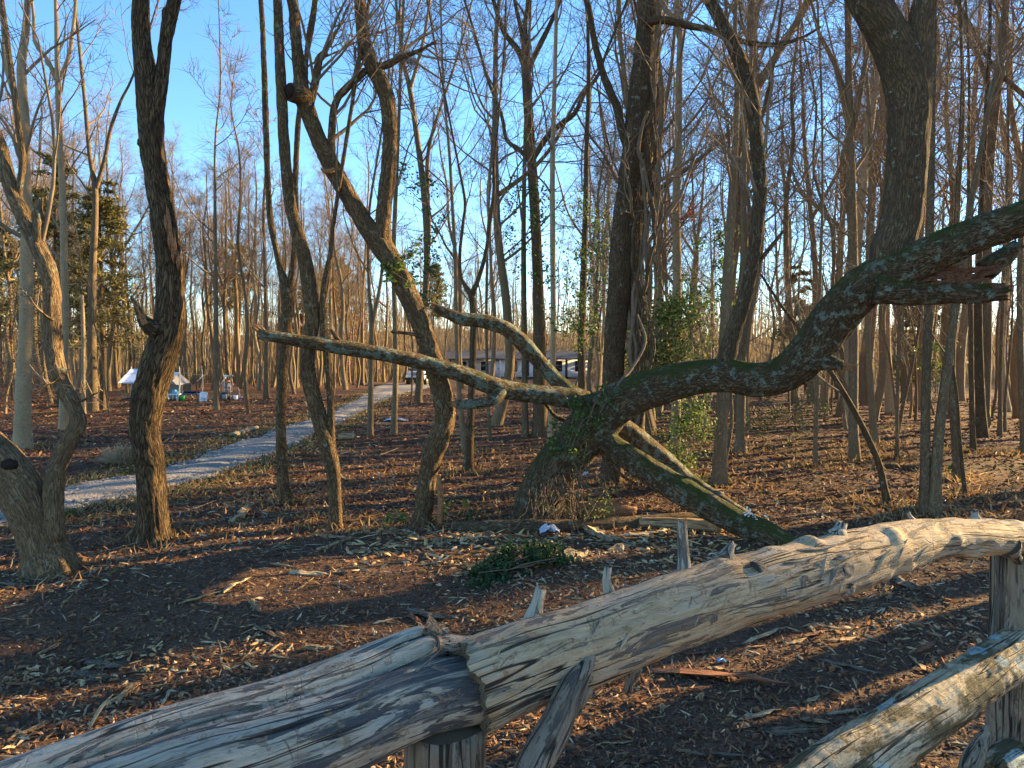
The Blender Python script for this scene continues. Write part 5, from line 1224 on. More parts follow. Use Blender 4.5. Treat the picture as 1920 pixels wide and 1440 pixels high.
sheet('tarp', M_TARP, tent, [rr2, rl, C(228, 719, 2.0), C(322, 721, 2.0)], seed=2)
sheet('gable', M_CANVAS, tent, [rr2 + [.02, 0, 0], C(357, 718, .9), C(340, 722, .2), C(317, 720, -.5)], seed=3, sag=.02)
sheet('side_wall', M_CANVAS, tent, [C(258, 720, .9), C(342, 722, .9), gz(C(342, 752, .9)), gz(C(258, 752, .9))], seed=4, sag=0)
for x, y, dy in ((337, 690, .5), (246, 688, .62)):
    mb = MB(); t_ = C(x, y, dy); bar(mb, gz(t_) - [0, 0, .1], t_, .03); mb.obj('pole', M_POLE, tent)
for A, B in (((336, 699), (386, 704)), ((246, 693), (216, 706))):
    mb = MB(); bar(mb, C(*A, .6), C(*B, .8), .008, 4); mb.obj('guy_rope', M_POLE, tent)
for lab, A, B, dy in (('bent pale pole leaning over the picnic table', (336, 687), (333, 752), -.5), ('upright pole beside the leaning white board', (378, 686), (378, 740), .9), ('thin stake behind the camp bins', (447, 727), (447, 750), .4)):
    mb = MB(); t_ = C(*A, dy); g_ = gz(C(*B, dy)); tube(mb, [g_ - [0, 0, .1], (g_ + t_) / 2 + [.06, 0, 0], t_], [.035, .03, .02], 8, .2, .1, seed=int(A[0])); tag(mb.obj('pole', M_POLE), lab, 'pole')
for lab, A, B, dy in (('slanted pale strut between pole and trunk', (362, 724), (380, 704), .8), ('slanted pale strut leaning on the slender camp trunk', (411, 723), (424, 707), .2)):
    mb = MB(); bar(mb, C(*A, dy), C(*B, dy), .025); tag(mb.obj('strut', M_POLE), lab, 'strut')
def legged(name, label, cat, x0, x1, ytop, dep, dy, mat, topmat, leg=.04, cross=False):
    a, b = C(x0, ytop, dy), C(x1, ytop, dy); g_ = gz((a + b) / 2)
    t = thing(name, label, cat, g_); w = b[0] - a[0]
    mb = MB(); box(mb, ((a[0] + b[0]) / 2, a[1] + dep / 2, a[2]), (w, dep, .05)); mb.obj('table_top', topmat, t)
    for xx in (a[0] + .05, b[0] - .05):
        for yy in (a[1] + .05, a[1] + dep - .05):
            mb = MB(); zz = hz(xx, yy) - .03
            bar(mb, (xx + (.25 if cross and yy > a[1] + dep / 2 else 0) * (1 if xx < g_[0] else -1), yy, zz), (xx, yy, a[2] - .02), leg); mb.obj('leg', mat, t)
    return t, a, b
tb1, a1, b1 = legged('camp_table', 'small white-legged camp table under the grey gable', 'table', 313, 332, 740, .6, -.2, M_WHITE, M_WHITE, .025)
tb2, a2, b2 = legged('picnic_table', 'dark picnic table spread with a navy cloth', 'table', 341, 377, 739, .8, .5, M_CANVAS, M_CANVAS, .04, True)
sheet('navy_cloth', M_NAVY, None, [C(346, 733, .5) , C(375, 733, .5), C(377, 738.4, 1.2), C(344, 738.4, .55)], .05, -.05, seed=5)
tag(bpy.data.objects['navy_cloth'], 'rumpled navy cloth heaped on the picnic table', 'cloth')
def pot(name, label, cat, x, y, wpx, hpx, mat, dy=0., taper=1.15, lid=None, lidmat=None, onground=True, handle=True, group=None):
    p = C(x, y, dy)
    if onground: p = gz(p)
    t = thing(name, label, cat, p, group); r = wpx / 2 * KT; h = hpx * KT
    mb = MB(); tube(mb, [p, p + [0, 0, h * .5], p + [0, 0, h]], [r, r * (1 + taper) / 2, r * taper], 16, .2, .0); mb.obj('body', mat, t)
    mb = MB(); a = np.linspace(0, 6.283, 25); q = p + np.stack([np.cos(a) * r * taper * 1.03, np.sin(a) * r * taper * 1.03, np.full(25, h)], -1); tube(mb, q, np.full(25, .014), 6, 1, 0); mb.obj('rim', lidmat or mat, t)
    if handle:
        a = np.linspace(.2, math.pi - .2, 9); q = p + np.stack([np.cos(a) * r * 1.1, np.full(9, -r * .3), h + np.sin(a) * r * .5], -1); mb = MB(); tube(mb, q, np.full(9, .008), 5, 1, 0); mb.obj('handle', M_GREYM, t)
    return t
tb_z = a1[2] + .025
def on_table(x, Yd, z): return np.array([(x - 960) * KT, Yd, z])
def jug(label, x, w, h, mat, seed, yd):
    p = on_table(x, yd, tb_z); t = thing('pitcher', label, 'pitcher', p)
    mb = MB(); tube(mb, [p, p + [0, 0, h * .6], p + [0, 0, h]], [w * .42, w * .5, w * .40], 14, .05, .0); mb.obj('body', mat, t)
    a = np.linspace(-1.3, 1.3, 8); q = p + np.stack([w * .45 + np.cos(a) * w * .25, np.zeros(8), h * .5 + np.sin(a) * h * .3], -1); mb = MB(); tube(mb, q, np.full(8, .014), 6, 1, 0); mb.obj('handle', mat, t)
jug('pale blue plastic pitcher on the small camp table', 325.5, .22, .22, M_BLUE, 1, a1[1] + .25)
jug('small blue cup beside the blue pitcher', 331, .10, .10, M_BLUE, 2, a1[1] + .2)
p_ = gz(C(340.5, 750, -.3)); cr = thing('crate', 'bright green plastic crate under the camp table edge', 'crate', p_)
for nm, c_, s_ in (('base', (0, 0, .03), (.30, .30, .06)), ('side', (-.14, 0, .13), (.03, .30, .26)), ('side', (.14, 0, .13), (.03, .30, .26)), ('front', (0, -.14, .13), (.248, .03, .26)), ('back', (0, .14, .13), (.248, .03, .26))):
    mb = MB(); box(mb, p_ + np.array(c_), s_); mb.obj(nm, M_GREENP, cr)
# leaning white board / cooler lid
p_ = gz(C(381, 755, -.5)); t = thing('leaning_board', 'white rounded board leaning upright on the ground', 'board', p_)
M_ = np.array(Euler((R(-14), 0, R(8))).to_matrix())
mb = MB(); w_, h_ = .36, .48; o_ = []
for cx, cz, a0 in ((w_ / 2 - .06, h_ - .06, 0), (-w_ / 2 + .06, h_ - .06, 90), (-w_ / 2 + .06, .06, 180), (w_ / 2 - .06, .06, 270)):
    for k in range(5): a = R(a0 + k * 22.5); o_.append([cx + .06 * math.cos(a), 0, cz + .06 * math.sin(a)])
o_ = np.array(o_); n_ = len(o_); V = np.concatenate([o_ + [0, -.03, 0], o_ + [0, .03, 0], [[0, -.03, h_ / 2]], [[0, .03, h_ / 2]]]) @ M_.T + p_
ii = np.arange(n_); jj = (ii + 1) % n_
mb.add(V, np.stack([ii, jj, jj + n_, ii + n_], -1), np.concatenate([np.stack([np.full(n_, 2 * n_), jj, ii], -1), np.stack([np.full(n_, 2 * n_ + 1), ii + n_, jj + n_], -1)])); mb.obj('panel', M_WHITE, t, smooth=False)
mb = MB(); box(mb, p_ + np.array([0, -.045, .25]) @ M_.T, (.24, .02, .34), M_); mb.obj('inset', M_TARP, t)
pot('bucket', 'white bucket beside the red pot in the camp', 'bucket', 441.5, 751, 8, 9, M_WHITE, .1)
pot('bucket', 'grey bucket between white bucket and red pot', 'bucket', 450.5, 751, 7, 7, M_GREYM, .3)
pot('cooking_pot', 'round dark red pot at the end of the camp', 'pot', 457, 750, 7, 5.5, M_RED, .2, 1.05)
p_ = gz(C(422, 754, 0)); bn = thing('black_bin', 'black round-shouldered bin with grey front in the camp', 'bin', p_)
mb = MB(); tube(mb, [p_, p_ + [0, 0, .12], p_ + [0, 0, .34], p_ + [0, 0, .42]], [.20, .24, .22, .10], 16, .05, .06, seed=4); mb.obj('body', M_BLACK, bn)
mb = MB(); box(mb, p_ + [.06, -.22, .2], (.24, .05, .26)); mb.obj('front', M_CANVAS, bn)
p_ = gz(C(427, 748, .8)); sh = thing('shelf', 'grey metal shelf stacked with cooking gear', 'shelf', p_)
for k in range(3): mb = MB(); box(mb, p_ + [0, 0, .2 + .24 * k], (.42, .3, .025)); mb.obj('board', M_GREYM, sh)
for sx in (-.2, .2):
    for sy in (-.14, .14): mb = MB(); bar(mb, p_ + [sx, sy, -.03], p_ + [sx, sy, .95], .015, 6); mb.obj('leg', M_GREYM, sh)
for lab, dx, z_, w_, h_, m_ in (('grey kettle on the middle camp shelf', -.08, .453, .16, .15, M_GREYM), ('white jug on the top camp shelf', .06, .693, .10, .16, M_WHITE), ('black pan on the low camp shelf', .02, .213, .24, .10, M_BLACK), ('steel mug at the end of the top camp shelf', -.1, .693, .09, .09, M_GREYM)):
    q = p_ + [dx, 0, z_]; t = thing('camp_vessel', lab, 'cookware', q); mb = MB(); tube(mb, [q, q + [0, 0, h_ * .6], q + [0, 0, h_]], [w_ / 2, w_ / 2 * 1.05, w_ / 2 * .8], 12, .05, 0); mb.obj('body', m_, t)
    mb = MB(); bar(mb, q + [w_ * .4, 0, h_ * .7], q + [w_ * .9, 0, h_ * .75], .012, 5); mb.obj('handle', M_BLACK, t)
q = C(428, 717, .66); t = thing('lantern', 'orange lantern hung over the camp shelf', 'lantern', q)
mb = MB(); tube(mb, [q, q + [0, 0, .06], q + [0, 0, .12]], [.06, .075, .05], 12, .03, 0); mb.obj('body', M_ORANGE, t)
mb = MB(); bar(mb, q + [0, 0, .11], C(428, 705, .66), .006, 4); mb.obj('hook', M_GREYM, t)
mb = MB(); bar(mb, gz(C(420, 748, .66)), C(420, 703, .66), .02); bar(mb, C(420, 705, .66), C(437, 704, .66), .015); tag(mb.obj('pole_rack', M_POLE), 'pale pole rack with crossbar above the shelf', 'rack')
for lab, x in (('white enamel plate hung on the pole rack by the shelf', 424), ('tin plate at the end of the pole rack', 434)):
    q = C(x, 705.5, .62); mb = MB(); tube(mb, [q, q + [0, -.015, 0], q + [0, -.03, .0]], [.03, .075, .085], 16, .01, 0); tag(mb.obj('plate', M_WHITE if x < 430 else M_GREYM), lab, 'plate')
p_ = gz(C(398, 748, .6)); t = thing('wooden_box', 'small raw timber box behind the slender camp trunk', 'box', p_)
for c_, s_ in (((0, 0, .10), (.22, .18, .2)), ((0, 0, .215), (.25, .21, .03))): mb = MB(); box(mb, p_ + np.array(c_), s_); mb.obj('body' if s_[2] > .1 else 'lid', M_WOODY, t)
p_ = gz(C(232, 742, .3)); t = thing('folding_chair', 'raw timber folding chair left of the tarp shelter', 'chair', p_)
for A, B in (((-.2, 0, 0), (.12, .05, .42)), ((.15, 0, 0), (-.22, .05, .55)), ((-.2, .35, 0), (.12, .4, .42)), ((.15, .35, 0), (-.22, .4, .55))): mb = MB(); bar(mb, p_ + np.array(A), p_ + np.array(B), .018, 6); mb.obj('leg', M_WOODY, t)
mb = MB(); box(mb, p_ + [.0, .2, .24], (.3, .34, .03)); mb.obj('seat', M_WOODY, t)
mb = MB(); box(mb, p_ + [-.2, .2, .47], (.03, .36, .16)); mb.obj('backrest', M_WOODY, t)
p_ = C(243, 750, -.6); sheet('ground_tarp', M_BLACK, None, [gz(C(232, 748, .4)) + [0, 0, .05], gz(C(252, 748, .4)) + [0, 0, .06], gz(C(256, 753, -1)) + [0, 0, .05], gz(C(230, 753, -1)) + [0, 0, .05]], .06, -.04, seed=8)
tag(bpy.data.objects['ground_tarp'], 'dark crumpled tarp on the ground by the folding chair', 'tarp')
q = gz(C(249, 738, .4)); mb = MB(); tube(mb, [q, q + [0, 0, .1], q + [0, 0, .42], q + [0, 0, .50]], [.10, .13, .12, .04], 12, .1, .1, seed=2); tag(mb.obj('canvas_bag', M_WOODY), 'tan upright bag beside the folding chair', 'bag')

# ------------------------------------------------------------------ logs, splinters and litter on the ground
M_SPL = {'tan': log_wood('split_wood_tan', (.42, .29, .16), (.52, .38, .23), (.40, .30, .2), (.22, .13, .07), .3, .1),
         'pale': log_wood('split_wood_pale', (.44, .36, .24), (.52, .44, .31), (.42, .36, .28), (.26, .19, .12), .3, .1),
         'red': log_wood('split_wood_red', (.26, .10, .055), (.33, .14, .08), (.24, .12, .08), (.12, .05, .035), .3, .1),
         'grey': log_wood('bark_grey', (.15, .12, .095), (.20, .16, .13), (.17, .155, .14), (.07, .055, .045), .5, .1)}
def splinter_mesh(seed, kind, asp):
    """a torn length of wood: uneven cross-section, ragged split ends"""
    r = np.random.default_rng(seed); n, m = 8, 7; t = np.linspace(-.5, .5, n); fat = asp > .09
    prof = np.clip(np.minimum((t + .5) * 5 + (.45 if fat else .12), (.5 - t) * (2.5 + 4 * r.random()) + (.45 if fat else .08)), .08, 1) * (1 + .18 * r.normal(size=n))
    mid = np.column_stack([t, .035 * np.cumsum(r.normal(size=n)), .012 * np.cumsum(r.normal(size=n))]); mid -= mid.mean(0)
    a = np.linspace(0, 2 * math.pi, m, endpoint=False) + .3 * r.normal(size=m); k = .55 + .75 * r.random(m)
    rr = asp * np.abs(prof)[:, None] * k[None] * (1 + .22 * r.normal(size=(n, m)))
    V = mid[:, None] + np.stack([np.zeros((n, m)), np.cos(a)[None] * rr, np.sin(a)[None] * rr * (.62 if fat else .4)], -1)
    V[0, :, 0] -= asp * 1.6 * r.random(m) ** 2; V[-1, :, 0] += asp * 2.2 * r.random(m) ** 2; V[1:-1, :, 0] += .03 * r.normal(size=(n - 2, m))
    i = np.arange(n - 1)[:, None] * m; j = np.arange(m)[None]; q = (j + 1) % m
    Q = np.stack([i + j, i + q, i + m + q, i + m + j], -1).reshape(-1, 4)
    T = [[0, x + 1, x] for x in range(1, m - 1)] + [[(n - 1) * m, (n - 1) * m + x, (n - 1) * m + x + 1] for x in range(1, m - 1)]
    tc = np.stack([V[..., 1] * 1.0, V[..., 2] * 1.0, V[..., 0] * .35], -1).reshape(-1, 3) * .5 + seed
    mb = MB(); mb.add(V.reshape(-1, 3), Q, T, tc)
    return mb.mesh('splinter', M_SPL[kind], smooth=False)
SPM = {k: [splinter_mesh(50 + 7 * i + ord(k[0]), k, a) for i, a in enumerate((.05, .07, .10, .15))] for k in M_SPL}
def lay(name, label, A, B, asp_i, kind, cat, group=None, lift=.0, wscale=1.):
    """a piece lying on the ground from pixel A to pixel B"""
    a, b = G(*A), G(*B); m = (a + b) / 2; L = np.linalg.norm(b - a)
    o = put(name, SPM[kind][asp_i], None, (m[0], m[1], hz(m[0], m[1]) + .010 + lift + L * .012))
    o.rotation_euler = (rng.normal() * .25, -math.atan2(b[2] - a[2], np.hypot(*(b - a)[:2])) + rng.normal() * .03, math.atan2(b[1] - a[1], b[0] - a[0]))
    o.scale = (L, L * wscale, L * wscale); return tag(o, label, cat, group)
PIECES = [
 ('thick tan splinter near the oak, lying toward the slim tree', (432, 980), (472, 954), 2, 'tan'), ('thin pale lath below the thick tan splinter', (440, 984), (490, 974), 0, 'tan'),
 ('long tan splinter on the dark mulch before the oak', (342, 1143), (428, 1112), 1, 'tan'), ('pale broken shard at the tip of the long tan splinter', (422, 1120), (462, 1098), 2, 'pale'),
 ('pale forked shard lying over a dark hollow', (535, 1084), (622, 1086), 1, 'pale'), ('bent pale stick below the forked shard', (550, 1116), (586, 1096), 0, 'tan'),
 ('yellow split stick of the crossed pair', (588, 1006), (642, 1014), 1, 'tan'), ('sunlit tan stick of the crossed pair', (592, 1040), (642, 1022), 2, 'tan'), ('short sunlit block right of the crossed pair', (660, 1042), (688, 1038), 3, 'tan'), ('short brown log left of the crossed pair', (515, 1030), (556, 1030), 2, 'grey'),
 ('broad yellow splinter at the foot of the split slab', (18, 1398), (88, 1370), 2, 'tan'), ('pale narrow splinter poking past the split slab', (304, 1332), (322, 1303), 1, 'pale'), ('flat tan splinter beside the upright spear', (198, 1340), (258, 1294), 2, 'tan'),
 ('crumbled rotten chunk in the mulch', (146, 1268), (190, 1280), 3, 'grey'), ('orange sunlit splinter by the rotten chunk', (270, 1300), (320, 1292), 2, 'tan'), ('dark brown stick half buried in mulch', (480, 1182), (518, 1212), 1, 'grey'),
 ('fat pale log chunk right of the green sprigs', (1048, 1060), (1102, 1038), 3, 'pale'), ('broad pale slab below the rotten log', (1102, 996), (1152, 1014), 3, 'pale'), ('short cream block right of the broad slab', (1148, 1032), (1192, 1022), 3, 'pale'), ('flat cream planks edge by the lower log', (1160, 1003), (1236, 1000), 1, 'pale'), ('red brown lath right of the log chunk', (1128, 1046), (1204, 1042), 0, 'red'),
 ('pale flat sliver near the white litter', (938, 1004), (986, 1008), 1, 'pale'), ('sunlit tan sliver left of the flat sliver', (882, 1012), (924, 1000), 2, 'tan'), ('pale knotted stick in the mulch below', (788, 1068), (838, 1062), 1, 'pale'), ('thin tan stick pointing at the knotted stick', (788, 1042), (812, 1062), 0, 'tan'), ('pale chip left of the green sprigs', (852, 1082), (888, 1080), 1, 'pale'),
 ('small pale block in the sunlit chips', (812, 1022), (826, 1032), 3, 'pale'), ('cream block near the foot of the crooked tree', (774, 1012), (792, 1016), 3, 'pale'), ('amber chunk in the sunlit chips', (832, 1026), (848, 1022), 3, 'tan'),
 ('long red splintered board behind the hanging branch', (1192, 1262), (1494, 1292), 0, 'red'), ('pale ragged splinter below the peeled log', (1394, 1208), (1468, 1186), 1, 'pale'), ('thin tan lath right of the ragged splinter', (1508, 1182), (1592, 1188), 0, 'tan'), ('red splinter under the tan lath', (1502, 1202), (1552, 1190), 1, 'red'),
 ('cream shaving with a pointed end', (1386, 1362), (1458, 1342), 1, 'pale'), ('dark mossy round branch piece with cut end', (1440, 1382), (1530, 1372), 2, 'grey'), ('pale flake beside the lower rail', (1550, 1332), (1614, 1326), 1, 'pale'), ('grey stick sunk in the mulch before the lower rail', (1534, 1242), (1644, 1266), 0, 'grey'), ('tan splinter pointing to the lower rail', (1708, 1234), (1748, 1264), 1, 'tan'),
 ('red splinter close under the peeled log', (1280, 1228), (1332, 1220), 1, 'red'), ('grey bark flake behind the peeled log', (1664, 1076), (1712, 1104), 3, 'grey'), ('slim grey stick at the bottom of the clearing', (1288, 1432), (1392, 1428), 0, 'grey'), ('pale shaving right of the hanging branch', (1080, 1336), (1124, 1340), 1, 'pale'), ('small cream shard by the hanging branch', (1110, 1358), (1122, 1376), 2, 'pale'), ('short tan shard near the cream shaving', (1494, 1318), (1538, 1306), 1, 'tan'), ('ochre flake right of the thin lath', (1555, 1208), (1604, 1202), 1, 'tan'),
 ('reddish lath in the mulch beyond the fence', (1760, 1074), (1836, 1078), 0, 'red'), ('sunlit bent root piece beyond the propping limb', (1388, 940), (1430, 952), 2, 'tan'), ('pale forked stick left of the slab end', (700, 1170), (742, 1160), 1, 'pale'), ('brown bark slab behind the slab end', (770, 1150), (830, 1162), 3, 'grey'), ('orange bark chip by the slab end', (768, 1155), (790, 1168), 3, 'red'),
 ('green mossy stick at the left edge of the mulch', (0, 1096), (56, 1108), 1, 'grey'), ('pale curl of bark near the stump tree', (12, 1148), (48, 1142), 2, 'pale'), ('pale curved splinter left of the crooked foot', (655, 1008), (690, 1000), 1, 'pale'), ('long pale strip on the litter beyond the peeled log', (1690, 958), (1800, 950), 0, 'pale'), ('fallen branch on the litter behind the thin sunlit trunk', (1655, 885), (1722, 892), 0, 'tan'),
]
for lab, A, B, i, kd in PIECES: lay('wood_splinter' if i < 3 else 'wood_chunk', lab, A, B, i, kd, 'wood')
# an upright spear of split wood
mb = MB(); g = G(160, 1378); tube(mb, [g - [0, 0, .03], g + [.06, .05, .10], P(212, 1302, np.dot(g - [0, 0, H], [0, cP, -sP]) + .05)], [.012, .018, .003], 6, .05, .2, seed=3, squash=(1, .45))
tag(mb.obj('wood_splinter', M_SPL['pale'], smooth=False), 'pale spear of split wood standing slanted by the split slab', 'wood')
# further splinters that only their place tells apart
rs = np.random.default_rng(61); cnt = 0
while cnt < 225:
    x = 1960 * rs.random() - 20; y = 965 + 470 * rs.random() ** 1.15
    if x > 1000 and y > 1000 + (1900 - x) * .33: 
        if rs.random() < .3: continue
    L = (14 + 46 * rs.random() ** 2.2) * (.45 + .75 * (y - 900) / 500); a = rs.normal() * .45
    kd = ['tan', 'pale', 'red', 'grey'][rs.choice(4, p=[.42, .26, .16, .16])]
    lay('wood_splinter', 'short splinter of torn wood lying on the dark mulch', (x, y), (x + L * math.cos(a), y + L * math.sin(a) * .5), int(rs.integers(0, 4)), kd, 'wood', 'splinters scattered over the mulch'); cnt += 1
# logs
def log(name, label, pix, wpx, mat, seed, lift=.3, ends=None, rag=(0, 0), cat='log', lump=.08):
    pts, rad = [], []
    for k, (x, y) in enumerate(pix):
        g = G(x, y); r = (wpx[k] if not np.isscalar(wpx) else wpx) / 2 * g[1] / FPX; pts.append(g + [0, 0, r * lift]); rad.append(r)
    t = thing(name, label, cat, pts[0]); mb = MB(); tube(mb, pts, rad, 24, .03, lump, .004, seed, ragged=rag); mb.obj('log', mat, t)
    for e, q in ((0, 1), (-1, -2)):
        d = unit(pts[e] - pts[q]); mb = MB(); tube(mb, [pts[e] - d * .02, pts[e] + d * .012], [rad[e] * .9, rad[e] * .86], 16, .01, .06, seed=seed + 3); mb.obj('cut_end', ends or M_SPL['tan'], t)
    return t
log('fallen_log', 'long dark fallen log lying before the arching tree', [(850, 994), (930, 996), (1010, 996), (1080, 992), (1180, 984), (1260, 978), (1330, 972)], [26, 34, 34, 30, 28, 26, 20], M_DARKBARK, 201)
log('rotten_log', 'short rotten log with ragged orange end in a patch of sun', [(1084, 965), (1115, 966), (1150, 966), (1190, 966)], [36, 38, 34, 26], M_HEART, 203, .5, M_HEART, (.05, .03), lump=.25)
log('fallen_log', 'pale decayed log behind the tall branch stub', [(1200, 985), (1270, 988), (1330, 990), (1352, 994)], [20, 24, 26, 22], M_SPL['tan'], 205, .5)
log('fallen_log', 'thin dead trunk on the litter behind the close pair', [(1660, 878), (1720, 884), (1790, 888)], [9, 9, 7], M_DARKBARK, 207)
log('fallen_log', 'pale fallen log along the edge of the drive', [(434, 822), (455, 815), (482, 806)], [9, 10, 8], M_SPL['pale'], 209, .5)
log('cut_log', 'short cut log by the drive bend', [(636, 822), (666, 822)], [13, 13], M_SPL['tan'], 211, .8)
# crumpled white litter and a blue scrap
def crumple(label, x, y, w, h, mat, seed, cat='litter'):
    g = G(x, y); k = g[1] / FPX; r = np.random.default_rng(seed); n = 9
    u, v = np.meshgrid(np.linspace(-.5, .5, n), np.linspace(-.5, .5, n)); z = (fbm(np.stack([u * 5, v * 5, u * 0], -1), seed, 3)) * h * k
    V = np.stack([g[0] + u * w * k, g[1] + v * w * k * .7, g[2] + z * (1 - (2 * u) ** 2 * .6) + .005], -1).reshape(-1, 3); V[:, :2] += r.normal(size=(n * n, 2)) * w * k * .03
    i = np.arange(n - 1)[:, None] * n; j = np.arange(n - 1)[None]; Q = np.stack([i + j, i + j + 1, i + n + j + 1, i + n + j], -1).reshape(-1, 4)
    mb = MB(); mb.add(np.concatenate([V, V - [0, 0, .006]]), np.concatenate([Q, Q[:, ::-1] + n * n])); tag(mb.obj('litter', mat, smooth=False), label, cat)
M_PLASTIC = plain('crumpled_plastic', (.42, .45, .50), .4, nscale=30, namt=.2)
crumple('crumpled white plastic bag by the fallen log', 1030, 1004, 36, 26, M_PLASTIC, 1)
crumple('tiny bright blue scrap on the mulch beyond the fence', 1353, 1243, 16, 10, M_BLUE, 2)
crumple('white scrap of litter on the drive bend', 742, 790, 40, 10, M_PLASTIC, 3)
crumple('small white scrap under the arching tree', 1100, 892, 16, 14, M_PLASTIC, 4)
# tussock of dry grass on an old stump, near the drive
r = np.random.default_rng(66); g = G(238, 872); t = thing('grass_tussock', 'dry straw-coloured grass tussock on an old stump by the drive', 'grass', g)
mb = MB(); n = 520; a = r.random(n) * 6.28; q = r.random(n) ** .5 * .26
s = g + np.stack([np.cos(a) * q, np.sin(a) * q, np.zeros(n)], -1); d = np.stack([np.cos(a) * .5, np.sin(a) * .5, np.ones(n)], -1) + r.normal(size=(n, 3)) * .25
batch_tubes(mb, shoot(r, s, d, .25 + .2 * r.random(n), 5, .15, -.22), np.full((n, 1), .006) * np.linspace(1, .3, 5)[None], 3)
mb.obj('blades', plain('straw', (.38, .28, .17), .9, nscale=5), t, kind='stuff')
mb = MB(); tube(mb, [g - [0, 0, .1], g + [0, 0, .15], g + [0, 0, .26]], [.22, .18, .12], 14, .05, .2, seed=4); mb.obj('stump', M_STUMP, t)

# ------------------------------------------------------------------ wood chips, shreds, leaves: what nobody could count
def chips(name, label, n, dmin, dmax, L, W, pal, pr, seed, prism=True, cat='chips', tilt=.35, amax=44, dens=1.0, clump=None, lift=.3):
    r = np.random.default_rng(seed); k = int(n * 1.9)
    a = np.radians((r.random(k) * 2 - 1) * amax); d = dmin * (dmax / dmin) ** (r.random(k) ** dens)
    x, y = d * np.sin(a), d * np.cos(a)
    keep = road_dist(x, y) > .05 + .1 * r.random(k)
    if clump: keep &= fbm(np.stack([x, y, x * 0], -1) * clump[0], seed, 3) + .22 * (r.random(k) - .5) > clump[1]
    x, y, d = x[keep][:n], y[keep][:n], d[keep][:n]; n = len(x)
    l = L * (.35 + 1.1 * r.random(n) ** 2.2) * (1 + .05 * d); w = W * (.5 + .8 * r.random(n)) * (1 + .05 * d)
    th = w * (.25 + .35 * r.random(n))
    az = r.random(n) * 6.283; ti = r.normal(size=n) * tilt; ro = r.normal(size=n) * .5
    u = np.stack([np.cos(az) * np.cos(ti), np.sin(az) * np.cos(ti), np.sin(ti)], -1)
    v0 = np.stack([-np.sin(az), np.cos(az), np.zeros(n)], -1); w0 = np.cross(u, v0)
    v = v0 * np.cos(ro)[:, None] + w0 * np.sin(ro)[:, None]; nn = np.cross(u, v)
    c = np.stack([x, y, hground(x, y) + th * lift + np.abs(np.sin(ti)) * l * .25], -1)
    if prism:
        loc = np.array([[-.5, 0, -.5], [-.15, -.5, -.3], [-.1, .45, -.3], [-.1, 0, .6], [.30, -.3, -.3], [.5, .05, -.1], [.25, .3, -.2], [.25, .05, .5]])
        T = np.array([[0, 1, 3], [0, 3, 2], [1, 4, 3], [3, 4, 7], [2, 3, 7], [2, 7, 6], [4, 5, 7], [7, 5, 6], [0, 2, 1], [1, 2, 6], [1, 6, 4], [4, 6, 5]])
    else:
        loc = np.array([[-.5, 0, -.2], [.1, -.5, -.1], [.5, .1, -.2], [.05, .3, .6]]); T = np.array([[0, 1, 3], [1, 2, 3], [2, 0, 3], [0, 2, 1]])
    m = len(loc); bend = (r.normal(size=n) * .25)[:, None]
    lx = loc[None, :, 0]; V = c[:, None] + u[:, None] * (lx * l[:, None])[..., None] + v[:, None] * ((loc[None, :, 1] * w[:, None]) + bend * (lx ** 2) * l[:, None])[..., None] + nn[:, None] * (loc[None, :, 2] * th[:, None])[..., None]
    C_ = np.repeat(pick(r, n, pal, pr, .35), m, 0)
    mb = MB(); mb.add(V.reshape(-1, 3), None, (np.arange(n)[:, None, None] * m + T[None]).reshape(-1, 3), None, C_)
    return mb.obj(name, M_CHIP, smooth=False, kind='stuff', label=label, category=cat)
MUL = [(.095, .054, .032), (.150, .084, .048), (.21, .105, .056), (.28, .175, .095), (.36, .235, .12), (.47, .36, .22), (.30, .13, .05)]
chips('mulch_shreds', 'dark shredded bark mulch covering the clearing', 44000, 2.4, 13, .060, .011, MUL, (8, 8, 5, 3, .6, .2, .8), 71, False, 'mulch', .40)
chips('mulch_crumbs', 'fine dark mulch crumbs over the clearing', 24000, 2.4, 11, .028, .014, MUL, (8, 7, 4, 2.5, .8, .35, .5), 72, False, 'mulch', .5)
chips('wood_chips', 'pale and tan wood chips strewn over the mulch', 11000, 2.5, 14, .070, .018, MUL, (0, 1, 2, 4, 6, 4, 3), 73, True, 'chips', .22, clump=(.6, .555))
chips('wood_chips', 'tan splinters thinly strewn between the chip patches', 2200, 2.5, 16, .10, .012, MUL, (0, 1, 2, 3, 5, 3, 2), 74, True, 'chips', .22)
def band(r, n):
    x = 640 + 760 * r.random(n); y = 1022 + 26 * r.normal(size=n); return x, y
